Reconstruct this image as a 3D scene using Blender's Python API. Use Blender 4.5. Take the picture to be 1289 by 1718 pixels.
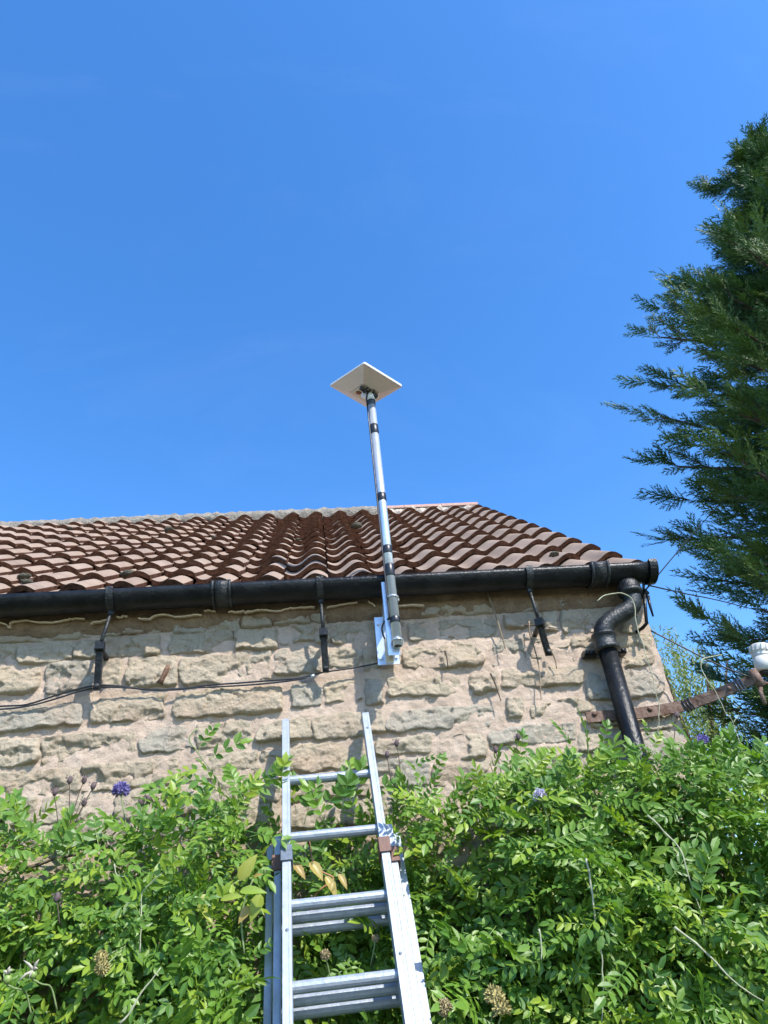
import bpy, math, random
import numpy as np
from mathutils import Vector, Matrix, noise

for _o in list(bpy.data.objects):
    bpy.data.objects.remove(_o, do_unlink=True)
SC = bpy.context.scene
COL = SC.collection

# ------------------------------------------------------------------ camera
CAM = np.array([0.0, 0.0, 1.6])
PITCH, YAW, ROLL, FPX = math.radians(34.95), math.radians(6.19), math.radians(-6.0), 1220.0
PW, PH = 1289.0, 1718.0


def _axes():
    f = np.array([math.sin(YAW) * math.cos(PITCH), math.cos(YAW) * math.cos(PITCH), math.sin(PITCH)])
    r = np.array([math.cos(YAW), -math.sin(YAW), 0.0])
    u = np.cross(r, f)
    c, s = math.cos(ROLL), math.sin(ROLL)
    return c * r + s * u, -s * r + c * u, f


AX_R, AX_U, AX_F = _axes()
cam = bpy.data.cameras.new('camera')
cam_o = bpy.data.objects.new('camera', cam)
COL.objects.link(cam_o)
_m = Matrix.Identity(4)
for _i in range(3):
    _m[_i][0], _m[_i][1], _m[_i][2], _m[_i][3] = AX_R[_i], AX_U[_i], -AX_F[_i], CAM[_i]
cam_o.matrix_world = _m
cam.sensor_fit = 'VERTICAL'
cam.sensor_height = 36.0
cam.lens = FPX / PH * 36.0
cam.clip_start = 0.02
cam.clip_end = 3000
SC.camera = cam_o

# ------------------------------------------------------------------ light
SUN_DIR = Vector((0.72, -1.0, 1.30)).normalized()      # from the scene towards the sun
EXPOSURE = 0.5
SUN_EL = math.asin(SUN_DIR.z)
SUN_AZ = math.atan2(SUN_DIR.x, SUN_DIR.y)               # clockwise from +Y
world = bpy.data.worlds.new('World')
SC.world = world
world.use_nodes = True
_nt = world.node_tree
_nt.nodes.clear()
_out = _nt.nodes.new('ShaderNodeOutputWorld')
_bg = _nt.nodes.new('ShaderNodeBackground')
_sky = _nt.nodes.new('ShaderNodeTexSky')
_sky.sky_type = 'NISHITA'
_sky.sun_disc = False
_sky.sun_elevation = SUN_EL
_sky.sun_rotation = SUN_AZ
_sky.altitude = 0
_sky.air_density = 1.0
_sky.dust_density = 0.4
_sky.ozone_density = 2.2
_hs = _nt.nodes.new('ShaderNodeHueSaturation')
_hs.inputs['Hue'].default_value = 0.505
_hs.inputs['Saturation'].default_value = 1.31
_hs.inputs['Value'].default_value = 1.7
_bg.inputs['Strength'].default_value = 0.15
_nt.links.new(_sky.outputs[0], _hs.inputs['Color'])
# faint streaks of high cirrus
_tc = _nt.nodes.new('ShaderNodeTexCoord')
_mp = _nt.nodes.new('ShaderNodeMapping')
_mp.inputs['Rotation'].default_value = (.5, .2, .4)
_mp.inputs['Scale'].default_value = (1.0, 3.2, 2.2)
_cn = _nt.nodes.new('ShaderNodeTexNoise')
_cn.inputs['Scale'].default_value = 2.6
_cn.inputs['Detail'].default_value = 7
_cn.inputs['Roughness'].default_value = .62
_cn.inputs['Distortion'].default_value = .5
_cr = _nt.nodes.new('ShaderNodeMapRange')
_cr.inputs['From Min'].default_value = .50
_cr.inputs['From Max'].default_value = .80
_cr.inputs['To Max'].default_value = .016
_cx = _nt.nodes.new('ShaderNodeMix')
_cx.data_type = 'RGBA'
_cx.inputs[7].default_value = (9.0, 9.6, 10.5, 1)
_nt.links.new(_tc.outputs['Generated'], _mp.inputs[0])
_nt.links.new(_mp.outputs[0], _cn.inputs['Vector'])
_nt.links.new(_cn.outputs[0], _cr.inputs['Value'])
_nt.links.new(_cr.outputs[0], _cx.inputs[0])
_nt.links.new(_hs.outputs[0], _cx.inputs[6])
_nt.links.new(_cx.outputs[2], _bg.inputs[0])
_nt.links.new(_bg.outputs[0], _out.inputs[0])

sun = bpy.data.lights.new('sun', 'SUN')
sun.energy = 5.0
sun.angle = math.radians(0.53)
sun.color = (1.0, 0.95, 0.87)
sun_o = bpy.data.objects.new('sun', sun)
COL.objects.link(sun_o)
sun_o.rotation_euler = SUN_DIR.to_track_quat('Z', 'Y').to_euler()
sun_o.location = (3, -5, 12)

SC.view_settings.view_transform = 'Standard'
SC.view_settings.look = 'None'
SC.view_settings.gamma = 1.0
SC.view_settings.exposure = EXPOSURE
SC.view_settings.use_curve_mapping = False
SC.render.engine = 'CYCLES'
SC.cycles.max_bounces = 8
SC.cycles.transparent_max_bounces = 12
SC.cycles.use_denoising = True
SC.render.film_transparent = False

rng = random.Random(7)


# ------------------------------------------------------------------ helpers
def at(u, v, y):
    """world point on the plane Y=y seen at photo pixel (u, v) of 1289x1718"""
    d = (u - PW / 2) / FPX * AX_R - (v - PH / 2) / FPX * AX_U + AX_F
    return Vector(CAM + d * (y / d[1]))


def at_z(u, v, z):
    d = (u - PW / 2) / FPX * AX_R - (v - PH / 2) / FPX * AX_U + AX_F
    return Vector(CAM + d * ((z - CAM[2]) / d[2]))


def ray(u, v):
    d = (u - PW / 2) / FPX * AX_R - (v - PH / 2) / FPX * AX_U + AX_F
    return Vector(d / np.linalg.norm(d))


def link(name, me, mats, parent=None, loc=None):
    o = bpy.data.objects.new(name, me)
    COL.objects.link(o)
    if me is not None:
        for m in (mats if isinstance(mats, (list, tuple)) else [mats]):
            if m is not None and len(me.materials) < len(mats if isinstance(mats, (list, tuple)) else [mats]):
                me.materials.append(m)
    if parent is not None:
        o.parent = parent
    if loc is not None:
        o.location = loc
    return o


def tag(o, label=None, cat=None, group=None, kind=None):
    if label: o['label'] = label
    if cat: o['category'] = cat
    if group: o['group'] = group
    if kind: o['kind'] = kind
    return o


def empty(name, loc, label, cat, group=None):
    o = bpy.data.objects.new(name, None)
    COL.objects.link(o)
    o.empty_display_size = 0.05
    o.location = loc
    tag(o, label, cat, group)
    return o


class MB:
    """collects vertices and faces; build() makes ONE mesh object (coordinates are world coordinates)"""

    def __init__(s):
        s.v, s.f, s.mi, s.sm = [], [], [], []

    def add(s, verts, faces, mi=0, smooth=False):
        b = len(s.v)
        s.v.extend([tuple(p) for p in verts])
        for f in faces:
            s.f.append(tuple(i + b for i in f))
            s.mi.append(mi)
            s.sm.append(smooth)

    def box(s, o, a, b, c, mi=0):
        """box with corner-centre o and three full edge vectors a, b, c about its centre"""
        o, a, b, c = Vector(o), Vector(a) / 2, Vector(b) / 2, Vector(c) / 2
        v = [o + i * a + j * b + k * c for k in (-1, 1) for j in (-1, 1) for i in (-1, 1)]
        f = [(0, 2, 3, 1), (4, 5, 7, 6), (0, 1, 5, 4), (2, 6, 7, 3), (0, 4, 6, 2), (1, 3, 7, 5)]
        if a.cross(b).dot(c) < 0:
            f = [tuple(reversed(q)) for q in f]
        s.add(v, f, mi)

    def bevel_box(s, o, a, b, c, r, mi=0):
        """bar along a with chamfered long edges"""
        o, a = Vector(o), Vector(a)
        bn, cn = Vector(b).normalized(), Vector(c).normalized()
        hb, hc = Vector(b).length / 2, Vector(c).length / 2
        pts = [(hb - r, hc), (-hb + r, hc), (-hb, hc - r), (-hb, -hc + r), (-hb + r, -hc), (hb - r, -hc), (hb, -hc + r), (hb, hc - r)]
        v = []
        for e in (-.5, .5):
            for p, q in pts:
                v.append(o + a * e + bn * p + cn * q)
        f = [(i, (i + 1) % 8, 8 + (i + 1) % 8, 8 + i) for i in range(8)]
        f += [tuple(reversed(range(8))), tuple(range(8, 16))]
        if bn.cross(cn).dot(a) < 0:
            f = [tuple(reversed(q)) for q in f]
        s.add(v, f, mi)

    def tube(s, pts, rad, n=8, mi=0, caps=True, smooth=True, up=None, flat=1.0):
        pts = [Vector(p) for p in pts]
        k = len(pts)
        rad = [rad] * k if not isinstance(rad, (list, tuple)) else rad
        v, f = [], []
        t = (pts[1] - pts[0]).normalized()
        a = Vector(up) if up is not None else (Vector((0, 0, 1)) if abs(t.z) < .9 else Vector((1, 0, 0)))
        x = t.cross(a).normalized()
        for i, p in enumerate(pts):
            if 0 < i < k - 1:
                t = ((pts[i + 1] - p).normalized() + (p - pts[i - 1]).normalized())
                t = t.normalized() if t.length > 1e-6 else (pts[i + 1] - p).normalized()
            elif i == k - 1:
                t = (p - pts[i - 1]).normalized()
            x = (x - t * x.dot(t)).normalized()
            y = t.cross(x)
            for j in range(n):
                q = 2 * math.pi * j / n
                v.append(p + (x * math.cos(q) + y * math.sin(q) * flat) * rad[i])
        for i in range(k - 1):
            for j in range(n):
                f.append((i * n + j, i * n + (j + 1) % n, (i + 1) * n + (j + 1) % n, (i + 1) * n + j))
        s.add(v, f, mi, smooth)
        if caps:
            b = len(s.v) - len(v)
            s.f.append(tuple(b + j for j in reversed(range(n)))); s.mi.append(mi); s.sm.append(False)
            s.f.append(tuple(b + (k - 1) * n + j for j in range(n))); s.mi.append(mi); s.sm.append(False)

    def lathe(s, o, axis, prof, n=20, mi=0, smooth=True):
        """prof: list of (distance along axis, radius)"""
        o, ax = Vector(o), Vector(axis).normalized()
        x = ax.orthogonal().normalized(); y = ax.cross(x)
        v, f = [], []
        for d, r in prof:
            for j in range(n):
                q = 2 * math.pi * j / n
                v.append(o + ax * d + (x * math.cos(q) + y * math.sin(q)) * r)
        for i in range(len(prof) - 1):
            for j in range(n):
                f.append((i * n + j, i * n + (j + 1) % n, (i + 1) * n + (j + 1) % n, (i + 1) * n + j))
        f.append(tuple(reversed(range(n))))
        f.append(tuple((len(prof) - 1) * n + j for j in range(n)))
        s.add(v, f, mi, smooth)

    def mesh(s, name, origin=(0, 0, 0)):
        me = bpy.data.meshes.new(name)
        o = Vector(origin)
        me.from_pydata([tuple(Vector(p) - o) for p in s.v], [], s.f)
        me.polygons.foreach_set('material_index', s.mi)
        me.polygons.foreach_set('use_smooth', s.sm)
        me.update()
        return me

    def build(s, name, mats, parent=None, origin=None):
        """geometry is in world coordinates; origin defaults to the parent's place"""
        org = Vector(origin) if origin is not None else Vector((0, 0, 0))
        base = Vector((0, 0, 0))
        p = parent
        while p is not None:
            base += p.location
            p = p.parent
        if origin is None:
            org = base
        me = s.mesh(name, org)
        return link(name, me, mats, parent, org - base)


def np_mesh(name, V, Fq, mats, parent=None, smooth=False, attrs=None, mat_idx=None):
    """fast mesh from numpy arrays: V (n,3), Fq (m,k)"""
    V = np.asarray(V, np.float32); Fq = np.asarray(Fq, np.int32)
    m, k = Fq.shape
    me = bpy.data.meshes.new(name)
    me.vertices.add(len(V)); me.vertices.foreach_set('co', V.ravel())
    me.loops.add(m * k); me.loops.foreach_set('vertex_index', Fq.ravel())
    me.polygons.add(m)
    me.polygons.foreach_set('loop_start', np.arange(0, m * k, k, dtype=np.int32))
    me.polygons.foreach_set('loop_total', np.full(m, k, np.int32))
    me.polygons.foreach_set('use_smooth', np.full(m, smooth, bool))
    if mat_idx is not None:
        me.polygons.foreach_set('material_index', np.asarray(mat_idx, np.int32))
    if attrs:
        for an, arr in attrs.items():
            a = me.attributes.new(an, 'FLOAT', 'POINT')
            a.data.foreach_set('value', np.asarray(arr, np.float32))
    me.update()
    me.validate()
    return link(name, me, mats, parent) if mats is not None else me


def smooth_path(pts, n=6):
    """Catmull-Rom through the points"""
    P = [Vector(p) for p in pts]
    P = [P[0] * 2 - P[1]] + P + [P[-1] * 2 - P[-2]]
    out = []
    for i in range(1, len(P) - 2):
        a, b, c, d = P[i - 1], P[i], P[i + 1], P[i + 2]
        for k in range(n):
            t = k / n
            out.append(.5 * ((2 * b) + (c - a) * t + (2 * a - 5 * b + 4 * c - d) * t * t + (3 * b - a - 3 * c + d) * t ** 3))
    out.append(P[-2])
    return out


# ------------------------------------------------------------------ materials
class NT:
    def __init__(s, name):
        s.m = bpy.data.materials.new(name)
        s.m.use_nodes = True
        s.t = s.m.node_tree
        s.b = s.t.nodes['Principled BSDF']
        s.o = s.t.nodes['Material Output']

    def n(s, typ, **kw):
        nd = s.t.nodes.new(typ)
        for k, v in kw.items():
            if k.startswith('_'):
                setattr(nd, k[1:], v)
            else:
                nd.inputs[k.replace('__', ' ')].default_value = v
        return nd

    def l(s, a, b):
        s.t.links.new(a, b)

    def pos(s):
        return s.n('ShaderNodeNewGeometry').outputs['Position']

    def noise(s, scale, detail=4, rough=.55, vec=None, dist=0.0):
        nd = s.n('ShaderNodeTexNoise', Scale=scale, Detail=detail, Roughness=rough, Distortion=dist)
        s.l(vec if vec is not None else s.pos(), nd.inputs['Vector'])
        return nd.outputs[0]

    def ramp(s, fac, stops):
        nd = s.n('ShaderNodeValToRGB')
        el = nd.color_ramp.elements
        while len(el) < len(stops):
            el.new(.5)
        for e, (p, c) in zip(el, stops):
            e.position = p
            e.color = (*c, 1) if len(c) == 3 else c
        s.l(fac, nd.inputs[0])
        return nd.outputs[0]

    def mix(s, fac, a, b, typ='MIX'):
        nd = s.n('ShaderNodeMix', _data_type='RGBA', _blend_type=typ)
        for sock, val in ((nd.inputs[0], fac), (nd.inputs[6], a), (nd.inputs[7], b)):
            if hasattr(val, 'is_output'):
                s.l(val, sock)
            elif isinstance(val, (tuple, list)):
                sock.default_value = (*val[:3], 1)
            else:
                sock.default_value = val
        return nd.outputs[2]

    def math(s, op, a, b=0.0, clamp=False):
        nd = s.n('ShaderNodeMath', _operation=op, _use_clamp=clamp)
        for sock, val in zip(nd.inputs, (a, b)):
            if hasattr(val, 'is_output'):
                s.l(val, sock)
            else:
                sock.default_value = val
        return nd.outputs[0]

    def bump(s, h, strength=.5, dist=.01, prev=None):
        nd = s.n('ShaderNodeBump', Strength=strength, Distance=dist)
        s.l(h, nd.inputs['Height'])
        if prev is not None:
            s.l(prev, nd.inputs['Normal'])
        return nd.outputs[0]

    def rnd(s):
        return s.n('ShaderNodeObjectInfo').outputs['Random']

    def done(s, color=None, rough=None, metal=None, normal=None, spec=None, **kw):
        b = s.b
        for k, v in (('Base Color', color), ('Roughness', rough), ('Metallic', metal), ('Normal', normal), ('Specular IOR Level', spec)):
            if v is None:
                continue
            if hasattr(v, 'is_output'):
                s.l(v, b.inputs[k])
            elif isinstance(v, (tuple, list)):
                b.inputs[k].default_value = (*v[:3], 1)
            else:
                b.inputs[k].default_value = v
        for k, v in kw.items():
            b.inputs[k.replace('__', ' ')].default_value = v
        return s.m


def mat_stone():
    s = NT('limestone')
    r = s.rnd()
    base = s.ramp(r, [(0, (.45, .385, .285)), (.2, (.54, .44, .31)), (.4, (.40, .37, .31)), (.6, (.55, .46, .34)), (.8, (.46, .37, .265)), (1, (.52, .43, .31))])
    n1 = s.noise(9, 6, .6, dist=.6)
    c = s.mix(s.ramp(n1, [(.35, (0, 0, 0)), (.7, (.55, .55, .55))]), base, (.57, .48, .36))
    n2 = s.noise(21, 7, .75)
    c = s.mix(s.math('MULTIPLY', s.ramp(n2, [(.50, (0, 0, 0)), (.70, (1, 1, 1))]), .42), c, (.30, .27, .215))
    n3 = s.noise(5.5, 3, .5)
    c = s.mix(s.math('MULTIPLY', s.ramp(n3, [(.5, (0, 0, 0)), (.75, (1, 1, 1))]), .6), c, (.46, .325, .235))
    n4 = s.noise(120, 4, .75)
    c = s.mix(s.math('MULTIPLY', s.ramp(n4, [(.58, (0, 0, 0)), (.72, (1, 1, 1))]), .55), c, (.17, .15, .125))
    nb = s.bump(s.noise(26, 9, .75), 1.0, .022)
    nb = s.bump(s.noise(110, 5, .7), .8, .006, nb)
    return s.done(c, .92, normal=nb, spec=.15)


def mat_mortar():
    s = NT('lime_mortar')
    n1 = s.noise(14, 6, .65)
    c = s.ramp(n1, [(.3, (.45, .345, .265)), (.55, (.55, .43, .335)), (.75, (.60, .49, .395))])
    n2 = s.noise(160, 3, .8)
    c = s.mix(s.math('MULTIPLY', s.ramp(n2, [(.56, (0, 0, 0)), (.7, (1, 1, 1))]), .6), c, (.24, .17, .125))
    nb = s.bump(s.noise(60, 8, .75), .8, .012)
    nb = s.bump(s.noise(260, 3, .7), .6, .004, nb)
    return s.done(c, .95, normal=nb, spec=.1)


def mat_tile():
    s = NT('pantile_clay')
    r = s.rnd()
    base = s.ramp(r, [(0, (.245, .172, .128)), (.3, (.29, .208, .157)), (.6, (.255, .187, .146)), (.85, (.32, .235, .18)), (1, (.22, .153, .112))])
    n1 = s.noise(18, 6, .7)
    c = s.mix(s.ramp(n1, [(.35, (0, 0, 0)), (.75, (.8, .8, .8))]), base, (.33, .262, .21))
    n2 = s.noise(75, 4, .8)
    c = s.mix(s.math('MULTIPLY', s.ramp(n2, [(.62, (0, 0, 0)), (.70, (1, 1, 1))]), .55), c, (.12, .085, .07))
    n3 = s.noise(42, 5, .8)
    c = s.mix(s.math('MULTIPLY', s.ramp(n3, [(.70, (0, 0, 0)), (.76, (1, 1, 1))]), .8), c, (.52, .46, .38))
    n5 = s.noise(2.6, 5, .65, dist=.8)
    c = s.mix(s.math('MULTIPLY', s.ramp(n5, [(.45, (0, 0, 0)), (.68, (1, 1, 1))]), .45), c, (.15, .115, .095))
    nb = s.bump(s.noise(90, 5, .7), .35, .004)
    return s.done(c, .95, normal=nb, spec=.08)


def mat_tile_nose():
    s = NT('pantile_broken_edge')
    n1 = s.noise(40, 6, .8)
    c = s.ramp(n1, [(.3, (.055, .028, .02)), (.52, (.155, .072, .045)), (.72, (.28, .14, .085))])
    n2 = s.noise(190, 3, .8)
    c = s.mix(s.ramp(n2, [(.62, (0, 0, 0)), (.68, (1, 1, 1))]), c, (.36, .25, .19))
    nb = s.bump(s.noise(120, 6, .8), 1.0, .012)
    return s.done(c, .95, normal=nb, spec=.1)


def mat_simple(name, col, rough=.6, metal=0.0, var=.0, nscale=30, bump=0.0, bscale=80, spec=.5, col2=None, bdist=.004):
    s = NT(name)
    c = col
    if var > 0 or col2:
        c2 = col2 or tuple(x * (1 - var) for x in col)
        c = s.mix(s.ramp(s.noise(nscale, 5, .65), [(.35, (0, 0, 0)), (.65, (1, 1, 1))]), col, c2)
    nb = s.bump(s.noise(bscale, 5, .6), bump, bdist) if bump else None
    return s.done(c, rough, metal, nb, spec)


M = {}
M['stone'] = mat_stone()
M['mortar'] = mat_mortar()
M['tile'] = mat_tile()
M['nose'] = mat_tile_nose()
M['iron'] = mat_simple('black_gloss_paint', (.004, .005, .006), .30, 0, .3, 11, .6, 70, .28, (.017, .019, .021), .005)
M['ironworn'] = mat_simple('black_paint_worn', (.007, .008, .009), .36, 0, 0, 26, .8, 90, .4, (.04, .044, .045), .005)
M['galv'] = mat_simple('galvanised_steel', (.68, .74, .82), .30, .62, .12, 40, .12, 120, .5)
M['alu'] = mat_simple('ladder_aluminium', (.37, .41, .46), .45, .4, 0, 30, .2, 60, .4, (.30, .34, .39))
M['rungalu'] = mat_simple('rung_aluminium', (.36, .40, .45), .45, .5, 0, 45, .3, 90, .5, (.28, .32, .37))
M['tape'] = mat_simple('black_tape', (.018, .020, .026), .35, 0, .3, 60, .2, 200)
M['cable'] = mat_simple('black_cable', (.02, .021, .024), .4)
M['white'] = mat_simple('white_plastic', (.80, .79, .77), .45, 0, .05, 20)
M['whitedirty'] = mat_simple('cream_paint', (.66, .60, .50), .6, 0, .12, 40)
M['dark'] = mat_simple('dark_plastic_and_hollow_shade', (.02, .02, .022), .5)  # plastic plugs; also paints the shade inside hollow ends
M['orange'] = mat_simple('brown_rubber', (.22, .07, .035), .6)
M['rust'] = mat_simple('rusty_iron', (.115, .062, .042), .85, .1, 0, 35, .8, 90, .3, (.24, .17, .135), .006)
M['clip'] = mat_simple('brown_clip', (.17, .085, .06), .6, 0, .3, 60, .3, 120)
M['clipblue'] = mat_simple('grey_clip', (.13, .16, .20), .45, .2, .3, 60, .3, 120)
M['brownband'] = mat_simple('brown_eaves_mortar', (.30, .215, .14), .95, 0, 0, 18, 1.0, 60, .1, (.20, .135, .09), .012)
M['lip'] = mat_simple('sunlit_felt_edge', (.80, .66, .50), .9, 0, .3, 60, .5, 90)  # pale colour stands in for sun catching the underlay edge
M['greymortar'] = mat_simple('lichen_mortar', (.33, .30, .255), .95, 0, 0, 22, 1.0, 60, .1, (.19, .175, .155), .02)
M['whitemortar'] = mat_simple('fresh_mortar', (.66, .60, .53), .95, 0, 0, 25, 1.0, 60, .1, (.50, .40, .33), .012)
M['ridgetile'] = mat_simple('pink_ridge_clay', (.42, .27, .22), .85, 0, .2, 30, .3, 90, .2)

# ------------------------------------------------------------------ measures of the house
S = 0.2                      # cover width of a pantile
X0 = -1.2304                 # x of roll 0
YE, ZE = 2.676, 3.1856       # top of the eaves nose
YR, ZR = 5.064, 5.188        # top of the highest nose
NROW = 12
SLOPE = math.atan2(ZR - ZE, YR - YE)
GAUGE = math.hypot(YR - YE, ZR - ZE) / NROW
YW = 2.768                   # front wall face
XC = 1.388                   # right corner of the house
UPS = Vector((0, math.cos(SLOPE), math.sin(SLOPE)))
NRM = Vector((0, -math.sin(SLOPE), math.cos(SLOPE)))

# ------------------------------------------------------------------ ground
gm = NT('lawn')
gc = gm.ramp(gm.noise(3, 6, .7), [(.3, (.05, .075, .025)), (.7, (.11, .12, .05))])
ground_mat = gm.done(gc, .95, normal=gm.bump(gm.noise(60, 5, .7), .8, .03), spec=.1)
mb = MB()
mb.add([(-1500, -1500, 0), (1500, -1500, 0), (1500, 1500, 0), (-1500, 1500, 0)], [(0, 1, 2, 3)])
tag(mb.build('ground', ground_mat), kind='structure')
# paved yard the ladder stands on
mb = MB()
mb.box((0, -.4, .01), (9, 0, 0), (0, 6.2, 0), (0, 0, .03))
yard = mb.build('paved_yard', mat_simple('weathered_paving', (.13, .115, .095), .95, 0, .3, 6, .8, 60, .1))
tag(yard, kind='structure')

# ------------------------------------------------------------------ cottage
HXL = -4.2                   # left end of the house
YBACK = 2 * (YR + .12) - YW
cottage = empty('cottage', (0, YW, 0), 'low stone cottage with red brown pantile roof and rough coursed limestone wall', 'house')


def fbm(p, o=4):
    return noise.fractal(p, 1.0, 2.0, o)


# front wall: a lumpy bed of mortar
nx, nz = 400, 200
gx = np.linspace(-2.7, XC - .002, nx)
gz = np.linspace(1.35, 3.075, nz)
V = []
for z in gz:
    for x in gx:
        d = .003 + .006 * fbm(Vector((x * 9, z * 9, 1.7))) + .006 * fbm(Vector((x * 38, z * 38, 9)), 4)
        V.append((x, YW - d, z))
F = [(j * nx + i, j * nx + i + 1, (j + 1) * nx + i + 1, (j + 1) * nx + i) for j in range(nz - 1) for i in range(nx - 1)]
mb = MB()
mb.add(V, F, 0, True)
mb.add([(HXL, YW, 0), (XC, YW, 0), (XC, YW, 1.36), (HXL, YW, 1.36)], [(0, 1, 2, 3)])
mb.add([(HXL, YW, 1.36), (-2.69, YW, 1.36), (-2.69, YW, 3.075), (HXL, YW, 3.075)], [(0, 1, 2, 3)])
front_wall = mb.build('front_wall', [M['mortar']], cottage)
# gables and back
mb = MB()
zt = ZE - .10
zr = zt + (YR + .12 - YW) * math.tan(SLOPE)
for x, flip in ((XC, 0), (HXL, 1)):
    q = [(x, YW, 0), (x, YBACK, 0), (x, YBACK, zt), (x, (YW + YBACK) / 2, zr), (x, YW, zt)]
    mb.add(q, [(0, 1, 2, 3, 4)] if not flip else [(4, 3, 2, 1, 0)])
mb.add([(HXL, YBACK, 0), (XC, YBACK, 0), (XC, YBACK, zt), (HXL, YBACK, zt)], [(3, 2, 1, 0)])
mb.build('gable_wall', [M['stone']], cottage)

# --- stones of the front wall: xl, xr, top-left, top-right, bottom-left, bottom-right (photo pixels on the wall plane)
ST = [
    # row under the eaves
    (-70, 138, 1056, 1047, 1082, 1072), (142, 200, 1046, 1043, 1071, 1066), (206, 284, 1043, 1040, 1064, 1058), (290, 345, 1039, 1036, 1062, 1060),
    (350, 402, 1036, 1033, 1060, 1057), (408, 452, 1033, 1030, 1056, 1052), (458, 520, 1030, 1028, 1049, 1046), (526, 600, 1026, 1022, 1046, 1042),
    (606, 700, 1020, 1016, 1042, 1036), (706, 830, 1014, 1008, 1034, 1028), (836, 900, 1006, 1002, 1026, 1022), (905, 975, 1000, 996, 1022, 1016),
    (980, 1060, 996, 990, 1016, 1010),
    # shaded row
    (-70, 26, 1085, 1082, 1118, 1114), (32, 122, 1082, 1079, 1112, 1108), (128, 172, 1077, 1075, 1106, 1102), (178, 268, 1073, 1066, 1104, 1098),
    (286, 390, 1062, 1058, 1098, 1094), (395, 462, 1056, 1054, 1092, 1088), (468, 524, 1052, 1050, 1080, 1076), (530, 553, 1049, 1048, 1078, 1076),
    (559, 630, 1050, 1047, 1080, 1077), (636, 680, 1047, 1043, 1076, 1074), (686, 836, 1045, 1037, 1074, 1066), (848, 905, 1033, 1028, 1054, 1050),
    (912, 935, 1030, 1028, 1060, 1058), (941, 1032, 1027, 1018, 1064, 1062), (1038, 1090, 1012, 1008, 1062, 1060),
    # first sunny row
    (-70, 67, 1122, 1118, 1166, 1160), (79, 158, 1115, 1110, 1165, 1155), (172, 206, 1108, 1107, 1152, 1148), (216, 299, 1106, 1102, 1153, 1148),
    (305, 412, 1104, 1096, 1150, 1140), (418, 455, 1095, 1094, 1142, 1138), (460, 536, 1092, 1086, 1134, 1128), (552, 606, 1086, 1084, 1120, 1116),
    (610, 634, 1084, 1083, 1125, 1122), (678, 812, 1080, 1076, 1122, 1116), (828, 882, 1075, 1071, 1117, 1110), (890, 915, 1072, 1070, 1104, 1100),
    (919, 955, 1068, 1066, 1090, 1086), (960, 1012, 1072, 1068, 1110, 1104), (1018, 1106, 1068, 1064, 1120, 1116),
    # second sunny row
    (-70, 142, 1190, 1176, 1236, 1214), (155, 278, 1174, 1162, 1214, 1203), (293, 475, 1161, 1150, 1206, 1192), (491, 540, 1147, 1144, 1186, 1182),
    (547, 610, 1144, 1140, 1178, 1174), (614, 640, 1140, 1138, 1184, 1180), (650, 768, 1136, 1130, 1170, 1164), (790, 834, 1132, 1128, 1162, 1158),
    (840, 975, 1126, 1116, 1154, 1146), (985, 1124, 1128, 1122, 1174, 1166),
    # third
    (-70, 65, 1243, 1238, 1290, 1280), (71, 226, 1238, 1227, 1282, 1264), (236, 330, 1222, 1218, 1264, 1258), (334, 420, 1216, 1211, 1256, 1250),
    (434, 520, 1216, 1204, 1246, 1240), (524, 610, 1203, 1195, 1240, 1234), (616, 642, 1194, 1192, 1232, 1230), (648, 828, 1194, 1184, 1228, 1216),
    (850, 876, 1172, 1170, 1206, 1204), (893, 984, 1180, 1172, 1204, 1192), (992, 1060, 1184, 1180, 1220, 1214), (1066, 1140, 1180, 1176, 1226, 1222),
    # fourth
    (-70, 137, 1302, 1290, 1338, 1326), (140, 300, 1287, 1272, 1330, 1314), (306, 434, 1272, 1258, 1312, 1298), (442, 480, 1262, 1258, 1300, 1296),
    (487, 610, 1252, 1241, 1296, 1286), (632, 722, 1240, 1232, 1268, 1262), (737, 812, 1236, 1228, 1278, 1268), (822, 965, 1224, 1212, 1250, 1240),
    (972, 1050, 1226, 1222, 1262, 1256), (1058, 1154, 1232, 1228, 1280, 1276),
    # fifth, mostly behind leaves
    (-70, 60, 1348, 1340, 1392, 1384), (68, 190, 1340, 1328, 1385, 1374), (198, 330, 1328, 1318, 1376, 1364), (340, 470, 1314, 1304, 1356, 1346),
    (480, 620, 1304, 1294, 1346, 1334), (628, 720, 1278, 1272, 1322, 1314), (728, 860, 1284, 1274, 1320, 1310), (868, 1000, 1256, 1250, 1302, 1294),
    (1008, 1164, 1270, 1264, 1318, 1312),
]
quads = []
for xl, xr, tl, tr, bl, br in ST:
    a, b, c, d = at(xl, tl, YW), at(xr, tr, YW), at(xr, br, YW), at(xl, bl, YW)
    quads.append([(p.x, p.z) for p in (a, b, c, d)])
# the courses go on downwards and to the left
r2 = random.Random(3)
z1 = 2.30
for row in range(6):
    h = r2.uniform(.115, .15)
    x = -1.75 - r2.random() * .2
    while x < XC - .1:
        w = r2.uniform(.22, .5)
        xe = min(x + w, XC)
        if XC - xe < .12: xe = XC
        zo = .01 * (x + 1.3) * -.5
        quads.append([(x, z1 + zo), (xe, z1 + zo), (xe, z1 - h + .02 + zo), (x, z1 - h + .02 + zo)])
        x = xe + .025
    z1 -= h
for zt_, zb_ in ((2.985, 2.91), (2.89, 2.76), (2.73, 2.60), (2.57, 2.45), (2.43, 2.32)):
    x = -1.68
    for k in range(3):
        w = r2.uniform(.25, .4)
        quads.append([(x - w, zt_), (x, zt_), (x, zb_), (x - w, zb_)])
        x -= w + .025


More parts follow.
